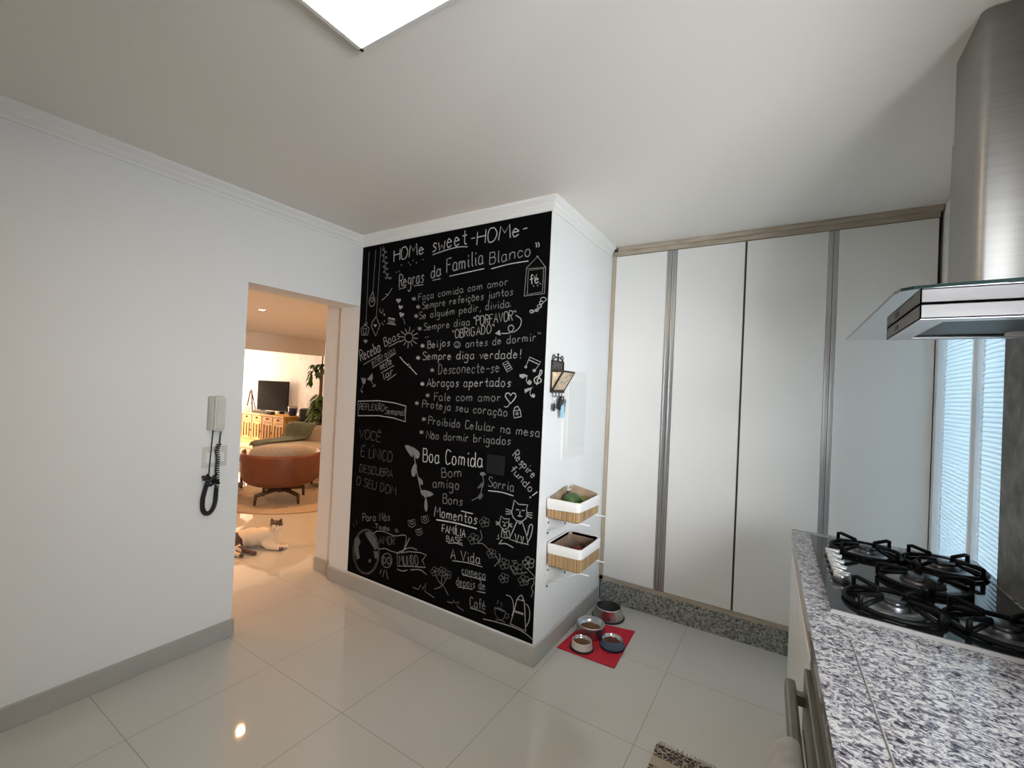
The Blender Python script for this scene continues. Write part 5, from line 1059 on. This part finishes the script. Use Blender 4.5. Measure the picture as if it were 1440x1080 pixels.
w=MB(); w.lathe([(0,0),(.05,0),(.06,.06),(.052,.06),(.05,.05),(0,.05)],(0,0,0),20); w.build('pot',pm('terracotta_pot',(.35,.16,.09),.8),sp_)
w=MB()
for i in range(70):
    a=random.uniform(0,2*PI); e=random.uniform(.1,1.2); leaf(w,(random.uniform(-.03,.03),random.uniform(-.03,.03),.055+random.uniform(0,.03)),(math.cos(a)*math.cos(e),math.sin(a)*math.cos(e),math.sin(e)),random.uniform(.05,.1),.026,.4)
w.build('foliage',LEAF2,sp_)
# tall climbing plant
tp=thing('climbing_plant','tall climbing plant on a brown moss pole beside the far wall','plant',(-4.96,3.12,0))
w=MB(); w.lathe([(0,0),(.13,0),(.17,.30),(.15,.30),(.14,.27),(0,.27)],(0,0,0),24); w.build('pot',pm('grey_plant_pot',(.30,.29,.28),.7),tp)
w=MB(); w.tube([(0,0,.2),(.01,0,1.0),(.015,0,1.72)],.030,10); w.tube([(.015,0,1.70),(.03,0,2.2)],.012,8); w.build('moss_pole',ramp_mat('coir',[(.3,(.14,.08,.04)),(.7,(.30,.19,.10))],40,.95),tp)
w=MB()
for i in range(34):
    a=random.uniform(0,2*PI); z=random.uniform(1.60,1.80); leaf(w,(random.gauss(-.05,.07),random.gauss(-.04,.06),z),(math.cos(a)-.35,math.sin(a)-.2,random.uniform(-.2,.5)),random.uniform(.09,.15),.075,.9)
for i in range(14):
    leaf(w,(-.15-random.uniform(0,.1),-.08,1.66-i*.018),(random.uniform(-1,.4),random.uniform(-.7,.3),-.4),.09,.055,.8)
w.build('upper_foliage',LEAFM,tp)
w=MB()
for i in range(190):
    a=random.uniform(0,2*PI); z=random.uniform(.50,1.20); r_=.03; leaf(w,(r_*math.cos(a),r_*math.sin(a),z),(math.cos(a)-.2,math.sin(a)-.1,random.uniform(-.1,.9)),random.uniform(.12,.22)*(1.25-.45*abs(z-.85)),.08,.8)
w.build('lower_foliage',LEAF2,tp)
# sideboard, television and the things on it
PINE=ramp_mat('honey_pine',[(.3,(.52,.25,.055)),(.55,(.66,.36,.09)),(.75,(.74,.45,.13))],4,.45,(1,6,1),(0,0,0),5,.8)
DCARV=pm('carved_dark_wood',(.24,.09,.02),.6)  # darker wood for the carvings, knobs and latches
sx0,sx1,sy0,sy1,sz=-8.60,-6.13,3.12,3.60,.695
sb=thing('sideboard','honey pine sideboard with carved door fronts under the television','sideboard',((sx0+sx1)/2,sy0,0))
w=MB(); w.box(sx0,sy0+.02,.10,sx1,sy1,sz-.035); w.build('body',PINE,sb,True); MB().box(sx0-.02,sy0-.02,sz-.035,sx1+.02,sy1,sz,bev=.008).build('top_board',PINE,sb,True)
MB().box(sx0+.02,sy0+.03,0,sx1-.02,sy1,.10).build('plinth',PINE,sb,True)
nd_=6; dw=(sx1-sx0)/nd_
for k in range(nd_):
    a=sx0+k*dw+.012; b=a+dw-.024
    dr=MB().box(a,sy0,.535,b,sy0+.02,sz-.05,bev=.004).build('drawer',PINE,sb,True); MB().sph(((a+b)/2,sy0-.012,.605),.02).build('knob',DCARV,dr,True)
    d=MB().box(a,sy0,.12,b,sy0+.02,.52,bev=.004).build('door',PINE,sb,True)
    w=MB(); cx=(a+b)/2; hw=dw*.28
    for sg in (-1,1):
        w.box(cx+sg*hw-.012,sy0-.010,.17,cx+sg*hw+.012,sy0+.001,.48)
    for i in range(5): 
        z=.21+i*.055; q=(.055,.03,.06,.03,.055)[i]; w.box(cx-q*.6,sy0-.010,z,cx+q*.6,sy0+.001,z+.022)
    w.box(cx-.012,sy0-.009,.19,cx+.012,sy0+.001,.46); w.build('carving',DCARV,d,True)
    MB().box(b-.03,sy0-.014,.30,b-.005,sy0,.34,bev=.003).build('latch',DCARV,d,True)
tv=thing('television','black flat-screen television standing on the pine sideboard','television',(-7.13,3.43,sz),math.radians(10))
w=MB(); w.box(-.465,-.02,.055,.465,.03,.725,bev=.006); w.build('bezel',BLACK,tv); MB().box(-.452,-.0215,.072,.452,-.0195,.712).build('screen',pm('tv_screen',(.012,.013,.014),.22,spec=.12),tv)
for sg in (-1,1): MB().box(sg*.30-.02,-.06,0,sg*.30+.02,.06,.06,bev=.004).build('foot',BLACK,tv)
sbar=thing('soundbar','black soundbar lying in front of the television','soundbar',(-7.13,3.235,sz))
MB().box(-.40,-.045,0,.40,.045,.062,bev=.012,seg=3).build('body',pm('speaker_cloth',(.02,.018,.02),.7),sbar); MB().box(-.38,-.047,.012,.38,-.044,.05).build('grille',pm('dark_grille',(.035,.03,.033),.8,noise=.4,scale=300),sbar)
pt=thing('planter','navy blue ceramic planter with a small pale plant on the sideboard end','planter',(-6.32,3.42,sz))
MB().lathe([(0,0),(.065,0),(.085,.05),(.095,.20),(.088,.20),(.08,.17),(0,.17)],(0,0,0),26).build('pot',pm('navy_ceramic',(.015,.025,.085),.25),pt)
MB().lathe([(.0955,.165),(.0965,.20),(.088,.202)],(0,0,0),26).build('rim_band',pm('pale_glaze',(.55,.55,.5),.3),pt)
w=MB()
for i in range(40):
    a=random.uniform(0,2*PI); e=random.uniform(.2,1.2); leaf(w,(random.uniform(-.05,.05),random.uniform(-.05,.05),.175),(math.cos(a)*math.cos(e),math.sin(a)*math.cos(e),math.sin(e)),.06,.03)
w.build('foliage',pm('pale_green_leaf',(.40,.42,.16),.6),pt)
spk=thing('tower_speaker','black round tower speaker beside the pine sideboard','speaker',(-5.94,3.44,0))
MB().lathe([(0,.02),(.095,.02),(.105,.04),(.105,.86),(.098,.875),(0,.875)],(0,0,0),26).build('cabinet',pm('speaker_black',(.018,.016,.018),.55),spk)
MB().lathe([(.08,.8755),(.10,.878),(.104,.866)],(0,0,0),26).build('top_ring',ALUD,spk); MB().lathe([(0,0),(.13,0),(.13,.02),(0,.02)],(0,0,0),26).build('base',BLACK,spk)
es=thing('a_frame_stand','brown wooden A-shaped stand beside the television','stand',(-7.80,3.28,sz))
BRW=pm('brown_stand_wood',(.10,.045,.03),.5)
for sg in (-1,1): MB().tube([(sg*.14,0,0),(sg*.015,.02,.50)],.016,8).build('leg',BRW,es)
MB().tube([(-.09,.008,.19),(.09,.008,.19)],.013,8).build('crossbar',BRW,es); MB().tube([(0,.15,0),(0,.03,.49)],.013,8).build('rear_leg',BRW,es)
cd=tag(MB().box(-.075,-.012,0,.075,.0,.13).build('pink_card',pm('pink_card_paper',(.70,.36,.30),.8)),'small pink card leaning inside the brown A-shaped stand','card'); cd.location=(-7.80,3.245,sz); cd.rotation_euler=(-.06,0,0)
for nm,x,h,lab in (('candlestick',-8.30,.30,'thin dark candlestick at the sunlit end of the sideboard'),('cross_ornament',-8.52,.26,'thin dark cross ornament at the sunlit end of the sideboard')):
    r=thing(nm,lab,'ornament',(x,3.3,sz)); MB().lathe([(0,0),(.045,0),(.04,.012),(.008,.03),(.007,h),(0,h)],(0,0,0),14).build('stem',BRW,r)
    if nm[0]=='c' and nm[1]=='a': MB().lathe([(0,0),(.03,.0),(.034,.03),(.026,.03),(0,.015)],(0,0,h),14).build('cup',BRW,r)
    else: MB().box(-.07,-.008,h*.62,.07,.008,h*.62+.016).build('crossbar',BRW,r)
# downlights (warm) in the living ceiling
def downlight(x,y,label,pw):
    r=thing('downlight',label,'downlight',(x,y,2.2)); MB().lathe([(.040,-.004),(.052,-.004),(.054,0),(.04,0)],(0,0,0),24).build('trim_ring',WPLAST,r)
    MB().lathe([(0,-.001),(.030,-.001),(.030,-.0005),(0,-.0005)],(0,0,0),20).build('lens',pm('warm_led_lens',(1,1,1),.5,emit=(1,.78,.5),es=22),r)
    light('downlight_lamp','SPOT',(x,y,2.18),(0,0,-1),pw,(1,.50,.22),.03,angle=2.3)
downlight(-2.02,.37,'small round warm downlight in the living room ceiling',70)
downlight(-2.6,-1.5,'unseen second downlight added to warm the living room',90); downlight(-1.4,2.3,'unseen third downlight added to warm the living room',90)  # two extra downlights out of view, added for warmer light near the doorway
# ------------------------------------------------------------------ cat
def catmat():
    m=pm('cat_fur',(.72,.60,.46),.9,sheen=.4); t=m.node_tree; b=t.nodes['Principled BSDF']; tc=nd(t,'ShaderNodeTexCoord')
    nz=nd(t,'ShaderNodeTexNoise'); nz.inputs['Scale'].default_value=30; t.links.new(tc.outputs['Object'],nz.inputs['Vector'])
    ad=nd(t,'ShaderNodeVectorMath',operation='SCALE'); ad.inputs['Scale'].default_value=.03; t.links.new(nz.outputs['Color'],ad.inputs[0]); su=nd(t,'ShaderNodeVectorMath',operation='ADD'); t.links.new(tc.outputs['Object'],su.inputs[0]); t.links.new(ad.outputs[0],su.inputs[1])
    prev=None
    for c,r in CATP:
        d=nd(t,'ShaderNodeVectorMath',operation='DISTANCE'); t.links.new(su.outputs[0],d.inputs[0]); d.inputs[1].default_value=Vector(c)+Vector((.015,.015,.015)); l=nd(t,'ShaderNodeMath',operation='LESS_THAN'); l.inputs[1].default_value=r; t.links.new(d.outputs['Value'],l.inputs[0])
        if prev is None: prev=l.outputs[0]
        else: mx=nd(t,'ShaderNodeMath',operation='MAXIMUM'); t.links.new(prev,mx.inputs[0]); t.links.new(l.outputs[0],mx.inputs[1]); prev=mx.outputs[0]
    wht=None
    for c,r in CATW:
        d=nd(t,'ShaderNodeVectorMath',operation='DISTANCE'); t.links.new(tc.outputs['Object'],d.inputs[0]); d.inputs[1].default_value=c; l=nd(t,'ShaderNodeMath',operation='GREATER_THAN'); l.inputs[1].default_value=r; t.links.new(d.outputs['Value'],l.inputs[0]); mx=nd(t,'ShaderNodeMath',operation='MINIMUM'); t.links.new(prev,mx.inputs[0]); t.links.new(l.outputs[0],mx.inputs[1]); prev=mx.outputs[0]
    mm=nd(t,'ShaderNodeMix',data_type='RGBA'); t.links.new(prev,mm.inputs[0]); mm.inputs[6].default_value=(.74,.62,.47,1); mm.inputs[7].default_value=(.075,.038,.022,1); t.links.new(mm.outputs[2],b.inputs['Base Color']); return m
# cat's own frame: origin on the floor under its middle; u = picture-right along the body, v = towards the camera
ctr=Vector((-1.25,.02,0)); U=Vector((.55,.835,0)); Vv=Vector((.86,-.51,0))
# body axis runs from haunch to chest
def cp(a,b,z): return Vector((.847*a+.532*b*-1*-0+ .53*0*b,0,0)) if False else Vector((.80*a+.60*b, .60*a-.80*b, z))
cat=thing('cat','white cat with dark brown head and haunch patches lying on the living room tiles','cat',ctr)
hc=cp(.165,.02,.195)
body=MB()
for (a,b,z),r,sc in (((-.13,.03,.075),.082,(1.1,1,.92)),((-.05,.0,.085),.084,(1.2,1,.95)),((.04,-.01,.09),.078,(1.1,1,1.0)),((.11,.0,.10),.066,(1,1,1.05)),((.14,.005,.14),.048,(1,1,1.1))): body.sph(cp(a,b,z),r,sc,18,12)
body.sph(hc,.056,(1.05,1.0,.88),18,12); body.sph(hc+cp(.010,.040,-.014),.026,(1,1,.8),12,8)
body.sph(cp(-.15,.085,.062),.062,(1.15,1,.95),16,10)
def limb(P,R): body.tube([cp(*p) for p in P],R,10); body.sph(cp(*P[-1]),R[-1]*1.12,(1.1,1.1,.85),12,8)
limb([(.10,.05,.075),(.16,.055,.035),(.22,.045,.020),(.265,.04,.019)],[.030,.024,.018,.018])
limb([(.08,.06,.06),(.13,.085,.03),(.195,.085,.018),(.24,.085,.017)],[.028,.022,.017,.017])
limb([(-.15,.10,.05),(-.06,.16,.035),(.03,.19,.022),(.075,.20,.018)],[.036,.026,.018,.018])
limb([(-.17,.10,.05),(-.12,.19,.03),(-.06,.235,.022),(-.005,.25,.018)],[.036,.026,.018,.018])
body.tube([cp(-.20,.03,.05),cp(-.27,.08,.025),cp(-.30,.16,.02),cp(-.27,.24,.018)],[.022,.019,.017,.012],10)
for sg in (-1,1):
    e=hc+cp(.030*sg,.0,.030); body.tube([e,e+cp(.009*sg,.002,.020),e+cp(.013*sg,.002,.040)],[.022,.014,.003],8)
CATP=[(hc+cp(0,-.01,.025),.062),(hc+cp(.045,.0,.05),.03),(hc+cp(-.045,.0,.05),.03),(cp(-.16,.10,.06),.088),(cp(-.28,.14,.02),.12),(cp(-.02,.165,.03),.06),(cp(.055,.20,.02),.05),(cp(.0,.25,.018),.026),(cp(.24,.085,.012),.024)]
CATW=[(hc+cp(.012,.052,-.022),.030),(hc+cp(.004,.05,.012),.012),(hc+cp(-.02,.035,-.04),.022),(cp(-.08,.22,.025),.055)]
cb_=body.build('body',catmat(),cat)
finish(cb_,[('REMESH',dict(mode='VOXEL',voxel_size=.0065)),('SMOOTH',dict(factor=.6,iterations=6))]); cb_.data.materials.clear(); cb_.data.materials.append(MC['cat_fur'])
for sg in (-1,1): MB().sph(hc+cp(.019*sg,.046,.008),.0075,(1,1,1.1),12,8).build('eye',pm('cat_eye',(.05,.06,.03),.15),cat)
MB().sph(hc+cp(.012,.067,-.008),.006,(1.3,.8,.8),10,6).build('nose',pm('cat_nose',(.25,.09,.08),.5),cat)
